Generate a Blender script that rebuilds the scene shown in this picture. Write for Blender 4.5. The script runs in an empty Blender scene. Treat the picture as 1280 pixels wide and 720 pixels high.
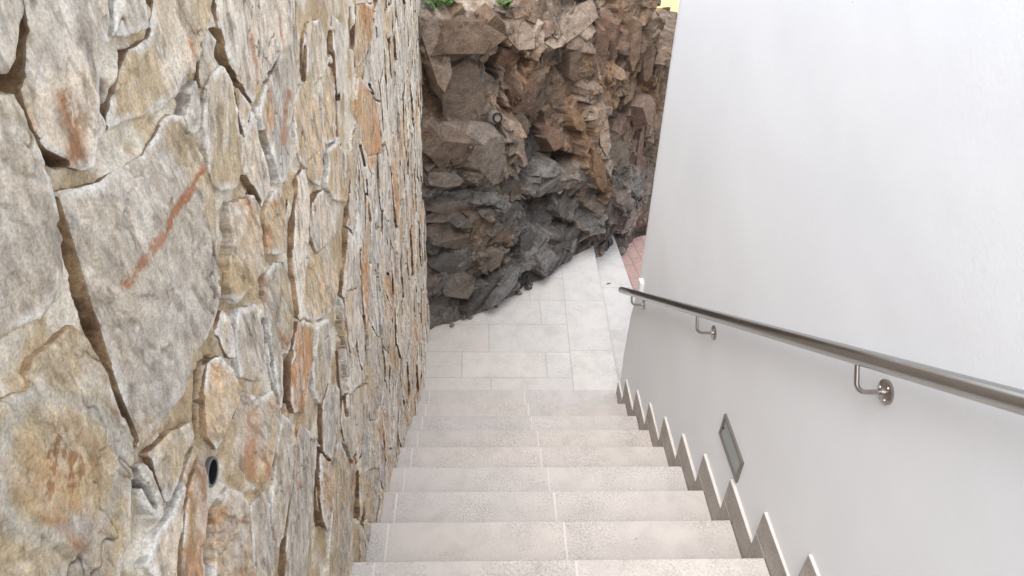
import bpy, math, random
import numpy as np
from mathutils import Matrix, Vector
from mathutils.bvhtree import BVHTree

random.seed(7)
sc = bpy.context.scene
COL = sc.collection

# ------------------------------------------------------------------ camera
F = 910.0; W, H = 1280.0, 720.0
PITCH, YAW, ROLL = 0.645991, 0.0575011, -0.0421327
CAM = np.array([-0.132769, -1.387703, 2.184884])
RISE, GO = 0.184649, 0.28
XL, XM, XR = -0.464906, 0.199729, 0.842420       # grout lines and skirting face
SK_DY, SK_H = 0.0992616, 0.1182452
XW = XR + 0.012                                  # plaster face of the house wall


def axes():
    cp, sp, cy, sy, cr, sr = (math.cos(PITCH), math.sin(PITCH), math.cos(YAW), math.sin(YAW),
                              math.cos(ROLL), math.sin(ROLL))
    f = np.array([0, cp, -sp]); u = np.array([0, sp, cp]); x = np.array([1.0, 0, 0])
    Z = np.array([[cy, sy, 0], [-sy, cy, 0], [0, 0, 1]])
    f, u, x = Z @ f, Z @ u, Z @ x
    return f, cr * u + sr * x, cr * x - sr * u


FW, UP, RX = axes()


def ray(px, py):
    return FW + RX * (px - 640) / F - UP * (py - 360) / F


def on_x(px, py, X):
    d = ray(px, py); return CAM + d * ((X - CAM[0]) / d[0])


def on_z(px, py, Z):
    d = ray(px, py); return CAM + d * ((Z - CAM[2]) / d[2])


def project(P):
    d = P - CAM
    z = np.maximum(d @ FW, 1e-3)
    return 640 + F * (d @ RX) / z, 360 - F * (d @ UP) / z


cam = bpy.data.cameras.new('camera'); cam_o = bpy.data.objects.new('camera', cam); COL.objects.link(cam_o)
cam.sensor_width = 36; cam.lens = F / W * 36; cam.clip_start = 0.02; cam.clip_end = 2000
m = Matrix.Identity(4)
for i in range(3):
    m[i][0], m[i][1], m[i][2], m[i][3] = RX[i], UP[i], -FW[i], CAM[i]
cam_o.matrix_world = m
sc.camera = cam_o

# ------------------------------------------------------------------ light
world = bpy.data.worlds.new('World'); sc.world = world; world.use_nodes = True
nt = world.node_tree; nt.nodes.clear()
SUN_EL, SUN_AZ = math.radians(62), math.radians(203)     # azimuth clockwise from +Y
sky = nt.nodes.new('ShaderNodeTexSky'); sky.sky_type = 'NISHITA'; sky.sun_disc = False
sky.sun_elevation = SUN_EL; sky.sun_rotation = SUN_AZ; sky.dust_density = 2.0; sky.air_density = 1.0
hs = nt.nodes.new('ShaderNodeHueSaturation'); hs.inputs['Saturation'].default_value = 0.36
bg = nt.nodes.new('ShaderNodeBackground'); bg.inputs['Strength'].default_value = 0.15
out = nt.nodes.new('ShaderNodeOutputWorld')
nt.links.new(sky.outputs[0], hs.inputs['Color']); nt.links.new(hs.outputs[0], bg.inputs[0]); nt.links.new(bg.outputs[0], out.inputs[0])
sun = bpy.data.lights.new('sun', 'SUN'); sun.energy = 0.9; sun.angle = math.radians(45); sun.color = (1.0, 0.95, 0.88)
sun_o = bpy.data.objects.new('sun', sun); COL.objects.link(sun_o); sun_o.location = (0, 0, 8)
sd = Vector((math.sin(SUN_AZ) * math.cos(SUN_EL), math.cos(SUN_AZ) * math.cos(SUN_EL), math.sin(SUN_EL)))
sun_o.rotation_euler = sd.to_track_quat('Z', 'Y').to_euler()
vs = sc.view_settings; vs.view_transform = 'Standard'; vs.look = 'None'; vs.gamma = 1; vs.use_curve_mapping = False
vs.exposure = 1.57

# ------------------------------------------------------------------ numpy noise


def _h(ix, iy, s):
    n = (ix.astype(np.int64) * 374761393 + iy.astype(np.int64) * 668265263 + s * 2147483647 * 3) & 0xFFFFFFFF
    n = ((n ^ (n >> 13)) * 1274126177) & 0xFFFFFFFF
    n = (n ^ (n >> 16)) & 0xFFFF
    return n.astype(np.float32) / 65535.0


def vn(x, y, s=0):
    ix, iy = np.floor(x), np.floor(y)
    fx, fy = (x - ix).astype(np.float32), (y - iy).astype(np.float32)
    ux, uy = fx * fx * fx * (fx * (fx * 6 - 15) + 10), fy * fy * fy * (fy * (fy * 6 - 15) + 10)
    a, b, c, d = _h(ix, iy, s), _h(ix + 1, iy, s), _h(ix, iy + 1, s), _h(ix + 1, iy + 1, s)
    return (a * (1 - ux) + b * ux) * (1 - uy) + (c * (1 - ux) + d * ux) * uy


def fbm(x, y, s=0, o=4, g=0.5):
    t = np.zeros(np.broadcast(x, y).shape, np.float32); a = 1.0; n = 0
    for i in range(o):
        t += a * vn(x * 2 ** i + 17.3 * i, y * 2 ** i - 9.1 * i, s + i * 7); n += a; a *= g
    return t / n


def ss(a, b, x):
    t = np.clip((x - a) / (b - a), 0, 1); return t * t * (3 - 2 * t)


# ------------------------------------------------------------------ object helpers


def link(o, parent=None):
    COL.objects.link(o)
    if parent is not None:
        o.parent = parent
    return o


def tag(o, label=None, cat=None, group=None, kind=None):
    for k, v in (('label', label), ('category', cat), ('group', group), ('kind', kind)):
        if v:
            o[k] = v
    return o


def empty(name, loc=(0, 0, 0)):
    o = bpy.data.objects.new(name, None); o.location = loc; o.empty_display_size = 0.1
    bpy.context.view_layer.update()
    return link(o)


class MB:
    def __init__(s):
        s.v, s.f, s.mi, s.c = [], [], [], []

    def add(s, V, Fc, mi=0, col=None):
        b = len(s.v); s.v += [tuple(p) for p in V]
        for f in Fc:
            s.f.append(tuple(b + i for i in f)); s.mi.append(mi)
        s.c += [col or (1, 1, 1)] * len(V)

    def box(s, x0, x1, y0, y1, z0, z1, mi=0, col=None):
        V = [(x, y, z) for z in (z0, z1) for y in (y0, y1) for x in (x0, x1)]
        s.add(V, [(0, 2, 3, 1), (4, 5, 7, 6), (0, 1, 5, 4), (2, 6, 7, 3), (0, 4, 6, 2), (1, 3, 7, 5)], mi, col)

    def cbox(s, x0, x1, y0, y1, z0, z1, c=0.002, mi=0, col=None):
        """box with a chamfered top edge"""
        V = []
        for z, i in ((z0, 0), (z1 - c, 0), (z1, c)):
            V += [(x0 + i, y0 + i, z), (x1 - i, y0 + i, z), (x1 - i, y1 - i, z), (x0 + i, y1 - i, z)]
        Fc = [(3, 2, 1, 0), (8, 9, 10, 11)]
        for k in (0, 4):
            for i in range(4):
                j = (i + 1) % 4; Fc.append((k + i, k + j, k + 4 + j, k + 4 + i))
        s.add(V, Fc, mi, col)

    def tube(s, path, r, n=16, caps=True, mi=0):
        P = [Vector(p) for p in path]; rings = []
        up = Vector((0.3, 0.1, 0.9)).normalized()
        for i, p in enumerate(P):
            t = (P[min(i + 1, len(P) - 1)] - P[max(i - 1, 0)]).normalized()
            if i == 0:
                a = t.cross(up)
                a = a.normalized() if a.length > 1e-4 else t.cross(Vector((1, 0, 0))).normalized()
            else:
                a = (a - t * a.dot(t)).normalized()
            b = t.cross(a)
            rr = r[i] if isinstance(r, (list, tuple)) else r
            rings.append([p + a * math.cos(2 * math.pi * k / n) * rr + b * math.sin(2 * math.pi * k / n) * rr for k in range(n)])
        V = [q for R_ in rings for q in R_]; Fc = []
        for i in range(len(P) - 1):
            for k in range(n):
                l = (k + 1) % n; Fc.append((i * n + k, i * n + l, (i + 1) * n + l, (i + 1) * n + k))
        if caps:
            Fc.append(tuple(range(n - 1, -1, -1))); Fc.append(tuple((len(P) - 1) * n + k for k in range(n)))
        s.add(V, Fc, mi)

    def prism_x(s, poly, x0, x1, mi=0):
        n = len(poly)
        V = [(x0, y, z) for y, z in poly] + [(x1, y, z) for y, z in poly]
        s.add(V, [tuple(range(n - 1, -1, -1)), tuple(range(n, 2 * n))] + [(i, (i + 1) % n, n + (i + 1) % n, n + i) for i in range(n)], mi)

    def build(s, name, mats, parent=None, smooth=False, bevel=0):
        me = bpy.data.meshes.new(name); me.from_pydata(s.v, [], s.f)
        for mt in (mats if isinstance(mats, (list, tuple)) else [mats]):
            me.materials.append(mt)
        me.polygons.foreach_set('material_index', s.mi)
        if any(c != (1, 1, 1) for c in s.c):
            a = me.color_attributes.new('Col', 'FLOAT_COLOR', 'POINT')
            a.data.foreach_set('color', np.array([list(c) + [1] for c in s.c], np.float32).ravel())
        import bmesh
        b = bmesh.new(); b.from_mesh(me); bmesh.ops.recalc_face_normals(b, faces=b.faces); b.to_mesh(me); b.free()
        if smooth:
            me.polygons.foreach_set('use_smooth', [True] * len(me.polygons))
        me.update()
        o = link(bpy.data.objects.new(name, me), parent)
        if smooth == 'auto':
            me.set_sharp_from_angle(angle=math.radians(40))
        if bevel:
            md = o.modifiers.new('bevel', 'BEVEL'); md.width = bevel; md.segments = 2; md.limit_method = 'ANGLE'
        return o


def grid_mesh(name, P, quads, col, mat, parent=None, smooth=True, tris=None):
    """P (n,3), quads (m,4), tris (k,3) numpy arrays; unused points are dropped"""
    tris = np.zeros((0, 3), np.int64) if tris is None else tris
    used = np.zeros(len(P), bool); used[quads.ravel()] = True; used[tris.ravel()] = True
    idx = np.cumsum(used) - 1
    P = P[used]; quads = idx[quads]; tris = idx[tris]; col = col[used]
    me = bpy.data.meshes.new(name)
    me.vertices.add(len(P)); me.vertices.foreach_set('co', P.astype(np.float32).ravel())
    lv = np.concatenate([quads.ravel(), tris.ravel()]).astype(np.int32)
    me.loops.add(len(lv)); me.loops.foreach_set('vertex_index', lv)
    nq, ntr_ = len(quads), len(tris)
    me.polygons.add(nq + ntr_)
    me.polygons.foreach_set('loop_start', np.concatenate([np.arange(nq) * 4, nq * 4 + np.arange(ntr_) * 3]).astype(np.int32))
    me.polygons.foreach_set('loop_total', np.concatenate([np.full(nq, 4), np.full(ntr_, 3)]).astype(np.int32))
    me.polygons.foreach_set('use_smooth', np.full(nq + ntr_, smooth))
    me.update(calc_edges=True); me.validate()
    a = me.color_attributes.new('Col', 'FLOAT_COLOR', 'POINT')
    a.data.foreach_set('color', np.concatenate([np.clip(col, 0, .9), np.ones((len(col), 1))], 1).astype(np.float32).ravel())
    me.materials.append(mat)
    return link(bpy.data.objects.new(name, me), parent)


# ------------------------------------------------------------------ materials


class NM:
    def __init__(s, name, rough=0.8, metal=0.0, spec=0.5):
        s.m = bpy.data.materials.new(name); s.m.use_nodes = True
        s.t = s.m.node_tree; s.b = s.t.nodes['Principled BSDF']
        s.b.inputs['Roughness'].default_value = rough; s.b.inputs['Metallic'].default_value = metal
        s.b.inputs['Specular IOR Level'].default_value = spec
        s.tc = s.t.nodes.new('ShaderNodeTexCoord'); s.h = None

    def n(s, t, **k):
        nd = s.t.nodes.new(t)
        for a, v in k.items():
            if hasattr(nd, a):
                setattr(nd, a, v)
            else:
                nd.inputs[a].default_value = v
        return nd

    def l(s, a, b):
        s.t.links.new(a, b)

    def noise(s, scale, detail=4, rough=0.55, stretch=(1, 1, 1), dist=0.0, src='Object'):
        mp = s.n('ShaderNodeMapping'); mp.inputs['Scale'].default_value = stretch
        s.l(s.tc.outputs[src], mp.inputs['Vector'])
        nz = s.n('ShaderNodeTexNoise', Scale=scale, Detail=detail, Roughness=rough, Distortion=dist)
        s.l(mp.outputs[0], nz.inputs['Vector'])
        return nz.outputs['Fac']

    def voro(s, scale, feature='F1'):
        v = s.n('ShaderNodeTexVoronoi', feature=feature); v.inputs['Scale'].default_value = scale
        s.l(s.tc.outputs['Object'], v.inputs['Vector']); return v.outputs['Distance']

    def ramp(s, fac, stops):
        r = s.n('ShaderNodeValToRGB'); e = r.color_ramp.elements
        while len(e) < len(stops):
            e.new(0.5)
        for el, (p, c) in zip(e, stops):
            el.position = p; el.color = (c, c, c, 1) if isinstance(c, (int, float)) else (*c, 1)
        s.l(fac, r.inputs[0]); return r.outputs[0]

    def mix(s, fac, a, b, mode='MIX'):
        x = s.n('ShaderNodeMix', data_type='RGBA', blend_type=mode)
        for sock, v in ((x.inputs['Factor'], fac), (x.inputs[6], a), (x.inputs[7], b)):
            if isinstance(v, (int, float)):
                sock.default_value = v
            elif isinstance(v, tuple):
                sock.default_value = (*v, 1)
            else:
                s.l(v, sock)
        return x.outputs[2]

    def attr(s):
        a = s.n('ShaderNodeAttribute'); a.attribute_name = 'Col'; return a.outputs['Color']

    def color(s, c):
        if isinstance(c, tuple):
            s.b.inputs['Base Color'].default_value = (*c, 1)
        else:
            s.l(c, s.b.inputs['Base Color'])

    def bump(s, h, strength=0.5, dist=0.002):
        b = s.n('ShaderNodeBump'); b.inputs['Strength'].default_value = strength; b.inputs['Distance'].default_value = dist
        s.l(h, b.inputs['Height'])
        if s.h is not None:
            s.l(s.h, b.inputs['Normal'])
        s.h = b.outputs[0]; s.l(s.h, s.b.inputs['Normal'])


def mat_wallstone():
    k = NM('slate_cladding', 0.78, spec=0.35)
    c = k.attr()
    fine = k.noise(260, 5, 0.7)
    mid = k.noise(45, 5, 0.65, (1, 1, 0.55), 0.6)
    c = k.mix(1.0, c, k.ramp(mid, [(0.28, 0.66), (0.5, 1.0), (0.72, 1.2)]), 'MULTIPLY')
    c = k.mix(1.0, c, k.ramp(fine, [(0.3, 0.62), (0.5, 1.0), (0.7, 1.28)]), 'MULTIPLY')
    grit = k.noise(130, 3, 0.8, (1, 1, 1), 1.5)
    c = k.mix(k.ramp(grit, [(0.62, 0.0), (0.74, 0.35)]), c, (0.66, 0.62, 0.55))
    k.color(c)
    k.bump(k.noise(90, 6, 0.75, (1, 1, 0.6), 0.5), 0.8, 0.005)
    k.bump(k.noise(420, 4, 0.7), 0.45, 0.0015)
    return k.m


def mat_rock():
    k = NM('cliff_rock', 0.82, spec=0.3)
    c = k.attr()
    mid = k.noise(14, 6, 0.7, (1, 1, 1.6), 0.2)
    fine = k.noise(70, 5, 0.7, (1, 1, 1.5))
    c = k.mix(1.0, c, k.ramp(mid, [(0.3, 0.55), (0.5, 1.0), (0.7, 1.45)]), 'MULTIPLY')
    c = k.mix(1.0, c, k.ramp(fine, [(0.3, 0.6), (0.5, 1.0), (0.7, 1.4)]), 'MULTIPLY')
    k.color(c)
    k.bump(k.noise(30, 6, 0.75, (1, 1, 1.6), 0.2), 0.6, 0.007)
    k.bump(k.noise(120, 4, 0.7), 0.5, 0.003)
    return k.m


def mat_tile(name, tint=(0.560, 0.522, 0.492), speck=1.0):
    k = NM(name, 0.72, spec=0.35)
    c = k.mix(1.0, k.attr(), tint, 'MULTIPLY')
    blotch = k.noise(8, 7, 0.72, (1, 1, 1), 0.3)
    c = k.mix(1.0, c, k.ramp(blotch, [(0.30, 0.85), (0.52, 0.99), (0.72, 1.06)]), 'MULTIPLY')
    sp = k.noise(140, 4, 0.8)
    patch = k.ramp(k.noise(5, 4, 0.6), [(0.42, 0.12), (0.60, 1.0)])
    dark = k.ramp(sp, [(0.36, 0.58), (0.50, 0.97), (0.64, 1.2)])
    c = k.mix(k.mix(1.0, patch, (speck,) * 3, 'MULTIPLY'), c, k.mix(1.0, c, dark, 'MULTIPLY'))
    pit = k.noise(38, 2, 0.4)
    c = k.mix(k.ramp(pit, [(0.76, 0.0), (0.80, 0.6)]), c, (0.22, 0.19, 0.16))
    k.color(c)
    k.bump(sp, 0.35, 0.0012)
    return k.m


def mat_grout():
    k = NM('grout', 0.9); k.color(k.mix(k.noise(40), (0.68, 0.65, 0.62), (0.58, 0.555, 0.53))); return k.m


def mat_skirt():
    k = NM('skirting_stone', 0.6, spec=0.4)
    n = k.noise(120, 4, 0.7, (1, 1, 1), 0.5); b = k.noise(9, 4)
    c = k.mix(k.ramp(n, [(0.35, 0.0), (0.65, 1.0)]), (0.29, 0.262, 0.238), (0.45, 0.41, 0.375))
    c = k.mix(1.0, c, k.ramp(b, [(0.3, 0.8), (0.7, 1.12)]), 'MULTIPLY')
    k.color(c); k.bump(n, 0.2, 0.001); return k.m


def mat_lit_cut():  # cut top edge of the skirting, light from above painted in as paler stone
    k = NM('lit_cut_edge', 0.9, spec=0.2)
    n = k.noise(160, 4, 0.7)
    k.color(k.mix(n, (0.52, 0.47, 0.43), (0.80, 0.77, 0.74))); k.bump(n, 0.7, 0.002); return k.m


def mat_plaster():
    k = NM('white_plaster', 0.88, spec=0.25)
    b = k.noise(1.6, 5, 0.6)
    c = k.mix(k.ramp(b, [(0.35, 0.0), (0.7, 1.0)]), (0.765, 0.782, 0.81), (0.80, 0.815, 0.835))
    st = k.noise(5.0, 5, 0.65, (1, 1, 0.22))
    c = k.mix(k.ramp(st, [(0.60, 0.0), (0.85, 0.04)]), c, (0.52, 0.50, 0.47))
    dots = k.noise(30, 1, 0.3)
    c = k.mix(k.ramp(dots, [(0.84, 0.0), (0.87, 0.5)]), c, (0.35, 0.33, 0.30))
    k.color(c)
    k.bump(k.noise(9, 3, 0.5, (1, 1, 1), 0.4), 0.2, 0.004)
    k.bump(k.noise(70, 4, 0.6, (1, 1, 1), 0.2), 0.30, 0.0022)
    k.bump(k.noise(240, 3, 0.6), 0.35, 0.001)
    return k.m


def mat_steel(name, rough=0.22, col=(0.43, 0.425, 0.42)):
    k = NM(name, rough, 1.0)
    n = k.noise(60, 4, 0.6, (1, 0.06, 0.09))
    k.color(k.mix(k.ramp(n, [(0.3, 0.0), (0.7, 1.0)]), tuple(v * 0.82 for v in col), col))
    r = k.ramp(n, [(0.2, rough * 0.75), (0.8, rough * 1.35)]); k.l(r, k.b.inputs['Roughness'])
    return k.m


def mat_plain(name, c, rough=0.6, metal=0.0, var=0.12, scale=30, bump=0.0):
    k = NM(name, rough, metal)
    n = k.noise(scale, 4, 0.6)
    k.color(k.mix(n, tuple(v * (1 - var) for v in c), tuple(min(1, v * (1 + var)) for v in c)))
    if bump:
        k.bump(n, bump, 0.003)
    return k.m


M = dict(stone=mat_wallstone(), rock=mat_rock(), tread=mat_tile('flamed_stone_tread'),
         landing=mat_tile('flamed_stone_landing', (0.60, 0.578, 0.552), 0.7), grout=mat_grout(), grout_dark=mat_plain('landing_grout', (.42, .395, .37), .9), skirt=mat_skirt(), lit_cut=mat_lit_cut(),
         plaster=mat_plaster(), steel=mat_steel('brushed_steel'), steel2=mat_steel('bracket_steel', 0.2, (0.45, 0.40, 0.38)),
         screw=mat_steel('screw_steel', 0.3, (0.62, 0.6, 0.58)),
         lampframe=mat_plain('lamp_frame_metal', (0.20, 0.18, 0.165), 0.42, 0.4, 0.1, 60),
         lampglass=mat_plain('frosted_lamp_glass', (0.25, 0.275, 0.27), 0.28, 0, 0.12, 14),
         pipe=mat_plain('grey_plastic_pipe', (0.13, 0.14, 0.15), 0.45), black=mat_plain('black_rubber_pipe', (0.02, 0.02, 0.02), 0.5),
         dark=mat_plain('pipe_inside', (0.008, 0.008, 0.009), 0.9), white=mat_plain('white_plastic', (0.82, 0.83, 0.85), 0.4, 0, 0.02),
         leaf=mat_plain('plant_leaf', (0.075, 0.15, 0.025), 0.5, 0, 0.45, 25), stem=mat_plain('plant_stem', (0.10, 0.13, 0.04), 0.6),
         dead=mat_plain('dead_leaf', (0.075, 0.05, 0.03), 0.7), pebble=mat_plain('wet_pebble', (0.055, 0.07, 0.075), 0.25, 0, 0.3, 12, 0.3),
         loose=mat_plain('loose_rock', (0.17, 0.15, 0.135), 0.8, 0, 0.4, 18, 0.8), core=mat_plain('concrete_core', (0.4, 0.38, 0.35), 0.9),
         paver=None, mortar=mat_plain('pale_mortar', (0.22, 0.19, 0.165), 0.9, 0, 0.3, 30, 0.8))

# ------------------------------------------------------------------ stairs
ZL = -9 * RISE; ZT2 = -10 * RISE; ZP = -11 * RISE
Y8 = 2.272
YN = lambda k: Y8 if k == 8 else k * GO


def tint():
    v = random.uniform(0.955, 1.035); w = random.uniform(-0.012, 0.012)
    return (v * (1 + w), v, v * (1 - w * 1.3))


stairs = empty('staircase', (0, 0, ZL))
tag(stairs, 'straight flight of pale speckled stone steps running down between stone wall and white wall', 'staircase')
stairs_inv = Vector((0, 0, -ZL))


def lower(o):
    """parts keep world coordinates: shift their data by the parent's origin"""
    o.data.transform(Matrix.Translation(-Vector(o.parent.location))); return o


T = 0.03; GP = 0.0024
for k in range(-1, 9):
    y1 = YN(k); y0 = YN(k - 1) + 0.006; z = -k * RISE
    b = MB()
    xa, xb, xc, xd = -0.60, XL + random.uniform(-.004, .004), XM + random.uniform(-.006, .006), XR + 0.001
    for a, c in ((xa, xb), (xb, xc), (xc, xd)):
        b.cbox(a + GP, c - GP, y0, y1, z - T, z, 0.0025, 0, tint())
    b.box(xa + 0.01, xd - 0.004, y0, y1 - 0.004, z - T - 0.01, z - 0.0008, 1)
    lower(b.build('tread', [M['tread'], M['grout']], stairs))
    b = MB(); b.cbox(xa, xd - 0.003, y1 - 0.035, y1 - 0.012, z - RISE, z - T - 0.011, 0.001, 0, tint())
    lower(b.build('riser', M['tread'], stairs))
    # skirting along the white wall
    ye = YN(k) + SK_DY; ys = YN(k - 1) + SK_DY + 0.0015
    if k == 8:
        ye = 2.238
    def skirt(y0_, y1_, z0_, z1_, lit_top=True):
        b = MB(); ch = 0.0015
        b.add([(XR, y0_, z0_), (XW + .004, y0_, z0_), (XW + .004, y1_, z0_), (XR, y1_, z0_),
               (XR, y0_, z1_ - ch), (XW + .004, y0_, z1_), (XW + .004, y1_, z1_), (XR, y1_, z1_ - ch),
               (XR + ch, y0_, z1_), (XR + ch, y1_, z1_)],
              [(0, 3, 2, 1), (0, 4, 7, 3), (1, 2, 6, 5), (0, 1, 5, 8, 4), (3, 7, 9, 6, 2)], 0)
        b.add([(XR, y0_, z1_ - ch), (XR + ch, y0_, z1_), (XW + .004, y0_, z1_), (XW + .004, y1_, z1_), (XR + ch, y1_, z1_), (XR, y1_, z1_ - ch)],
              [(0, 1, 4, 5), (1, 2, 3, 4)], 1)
        return b
    dz = random.uniform(-.003, .003)
    lower(skirt(ys, ye, z + 0.0006, z + SK_H + dz).build('skirting', [M['skirt'], M['lit_cut']], stairs))
    if k < 8:
        lower(skirt(YN(k) + 0.001, ye, z - RISE + SK_H * 0.2, z - 0.0012).build('skirting', [M['skirt'], M['lit_cut']], stairs))
b = MB()
prof = []
for k in range(-7, 9):
    z = -k * RISE - (0.042 if k >= -1 else 0)
    prof += [(YN(k - 1) - 0.04, z), (YN(k) - 0.04, z)]
prof += [(Y8 - 0.04, -2.2), (-8 * GO - 0.04, -2.2)]
b.prism_x(prof, -0.58, XR - 0.006)
lower(b.build('stair_core', M['core'], stairs))

# landing, lower tread, pink paving, ground
b = MB()
edge = lambda y: 0.938 + (y - 2.97) * 0.0195
rows = [2.2745, 2.583, 2.871, 3.211, 3.537, 3.857, 4.18, 4.6]
GX = lambda y: 0.592 + (y - 2.912) * 0.029
joints = {0: [-0.036], 1: [-0.256, 0.395], 2: [-0.046], 3: [0.39, -0.32], 4: [-0.2, 0.31], 5: [0.1], 6: []}


def quad_tile(b, x0a, x0b, x1a, x1b, y0, y1, z, c=0.0018, th=0.012):
    g = 0.0024
    lo = [(x0a + g, y0 + g), (x1a - g, y0 + g), (x1b - g, y1 - g), (x0b + g, y1 - g)]
    hi = [(x0a + g + c, y0 + g + c), (x1a - g - c, y0 + g + c), (x1b - g - c, y1 - g - c), (x0b + g + c, y1 - g - c)]
    V = [(x, y, z - th) for x, y in lo] + [(x, y, z - c * 0.6) for x, y in lo] + [(x, y, z) for x, y in hi]
    Fc = [(3, 2, 1, 0), (8, 9, 10, 11)]
    for q in (0, 4):
        for i in range(4):
            j = (i + 1) % 4; Fc.append((q + i, q + j, q + 4 + j, q + 4 + i))
    w = max(0.0, min(1.0, (0.35 - (x0a + x1a) / 2) / 0.7)); t = tint()
    b.add(V, Fc, 0, (t[0] * (1 - .01 * w), t[1] * (1 - .055 * w), t[2] * (1 - .09 * w)))


for i in range(len(rows) - 1):
    y0, y1 = rows[i], rows[i + 1]
    xs = [-0.62] + sorted(joints[i])
    for j, x in enumerate(xs):
        if j + 1 < len(xs):
            quad_tile(b, x, x, xs[j + 1], xs[j + 1], y0, y1, ZL)
        else:
            quad_tile(b, x, x, GX(y0), GX(y1), y0, y1, ZL)
for y0, y1 in ((2.2745, 2.892), (2.892, 3.53), (3.53, 4.165), (4.165, 4.8)):
    quad_tile(b, GX(y0), GX(y1), edge(y0), edge(y1), y0, y1, ZL)
# warm-tinted tiles by the stone wall
b.add([(-0.64, 2.2735, ZL - 0.2), (edge(2.27) - .004, 2.2735, ZL - 0.2), (edge(4.9) - .004, 4.9, ZL - 0.2), (-0.64, 4.9, ZL - 0.2),
       (-0.64, 2.2735, ZL - 0.0026), (edge(2.27) - .004, 2.2735, ZL - 0.0026), (edge(4.9) - .004, 4.9, ZL - 0.0026), (-0.64, 4.9, ZL - 0.0026)],
      [(0, 3, 2, 1), (4, 5, 6, 7), (0, 1, 5, 4), (1, 2, 6, 5), (2, 3, 7, 6), (3, 0, 4, 7)], 1)
tag(b.build('landing', [M['landing'], M['grout_dark']]), kind='structure')
b = MB()
edge2 = lambda y: 1.288 + (y - 4.09) * -0.05
ys = [1.9, 2.75, 3.36, 3.97, 4.58, 5.1]
for y0, y1 in zip(ys, ys[1:]):
    quad_tile(b, edge(y0) - 0.004, edge(y1) - 0.004, edge2(y0), edge2(y1), y0, y1, ZT2, th=0.03)
b.box(0.9, 1.23, 1.9, 5.1, ZT2 - 0.25, ZT2 - 0.004, 1)
tag(b.build('lower_step', [M['landing'], M['grout']]), kind='structure')


def mat_paver():
    k = NM('pink_clay_paver', 0.85)
    mp = k.n('ShaderNodeMapping'); mp.inputs['Rotation'].default_value = (0, 0, 1.45)
    k.l(k.tc.outputs['Object'], mp.inputs['Vector'])
    br = k.n('ShaderNodeTexBrick'); br.inputs['Scale'].default_value = 1.0
    br.inputs['Brick Width'].default_value = 0.22; br.inputs['Row Height'].default_value = 0.11; br.inputs['Mortar Size'].default_value = 0.004
    br.inputs['Color1'].default_value = (0.43, 0.29, 0.26, 1); br.inputs['Color2'].default_value = (0.47, 0.33, 0.295, 1)
    br.inputs['Mortar'].default_value = (0.30, 0.19, 0.16, 1)
    k.l(mp.outputs[0], br.inputs['Vector'])
    c = k.mix(1.0, br.outputs['Color'], k.ramp(k.noise(40, 5, 0.7), [(0.3, 0.75), (0.7, 1.15)]), 'MULTIPLY')
    k.color(c); inv = k.n('ShaderNodeMath', operation='SUBTRACT'); inv.inputs[0].default_value = 1
    k.l(br.outputs['Fac'], inv.inputs[1]); k.bump(inv.outputs[0], 0.6, 0.004); return k.m


b = MB(); b.add([(1.0, 1.2, ZP), (5.5, 1.2, ZP), (5.5, 7.5, ZP), (1.0, 7.5, ZP)], [(0, 1, 2, 3)])
tag(b.build('paving', mat_paver()), kind='structure')


def mat_ground():
    k = NM('dry_grass_ground', 0.95)
    c = k.mix(k.noise(0.5, 6, 0.7), (0.47, 0.40, 0.17), (0.64, 0.56, 0.27))
    c = k.mix(k.ramp(k.noise(9, 6, 0.8), [(0.45, 0.0), (0.7, 0.6)]), c, (0.70, 0.62, 0.30))
    k.color(c); k.bump(k.noise(25, 6, 0.8), 0.8, 0.05); return k.m


b = MB(); S = 600
b.add([(-S, -S, -2.25), (S, -S, -2.25), (S, S, -2.25), (-S, S, -2.25)], [(0, 1, 2, 3)])
tag(b.build('ground', mat_ground()), kind='structure')

# ------------------------------------------------------------------ white house wall
ww = empty('white_wall', (XW, 0, ZP)); tag(ww, 'tall smooth white plastered house wall rising along right side of steps', 'wall')
ctab = np.array([(-2.2, 2.235), (-1.38, 2.233), (-1.115, 2.262), (-.83, 2.258), (-.67, 2.232), (-.39, 2.205), (-.17, 2.215), (.32, 2.268), (.77, 2.315), (1.17, 2.345), (3.4, 2.36)])
zz = np.arange(-2.2, 3.21, 0.02)
yy = np.concatenate([np.arange(-3.0, -1.2, 0.06), np.arange(-1.2, 2.1, 0.02), [2.1]])
yc = np.interp(zz, ctab[:, 0], ctab[:, 1]) + (fbm(zz * 14, zz * 0 + 3.3, 5, 4) - 0.5) * 0.022 * ss(0.1, -0.9, zz) + (fbm(zz * 9, zz * 0 + 1.3, 5, 3) - 0.5) * 0.006
cols_y = []
for j, y in enumerate(yy):
    cols_y.append(np.full(len(zz), y))
for t in (0.4, 0.8):
    cols_y.append(2.1 + (yc - 0.014 - 2.1) * t)
npl = len(cols_y)
Yg = np.stack(cols_y, 1)
Zg = np.repeat(zz[:, None], Yg.shape[1], 1)
Xg = XW + (fbm(Yg * 2.2, Zg * 2.2, 31, 3) - 0.5) * 0.008
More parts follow.
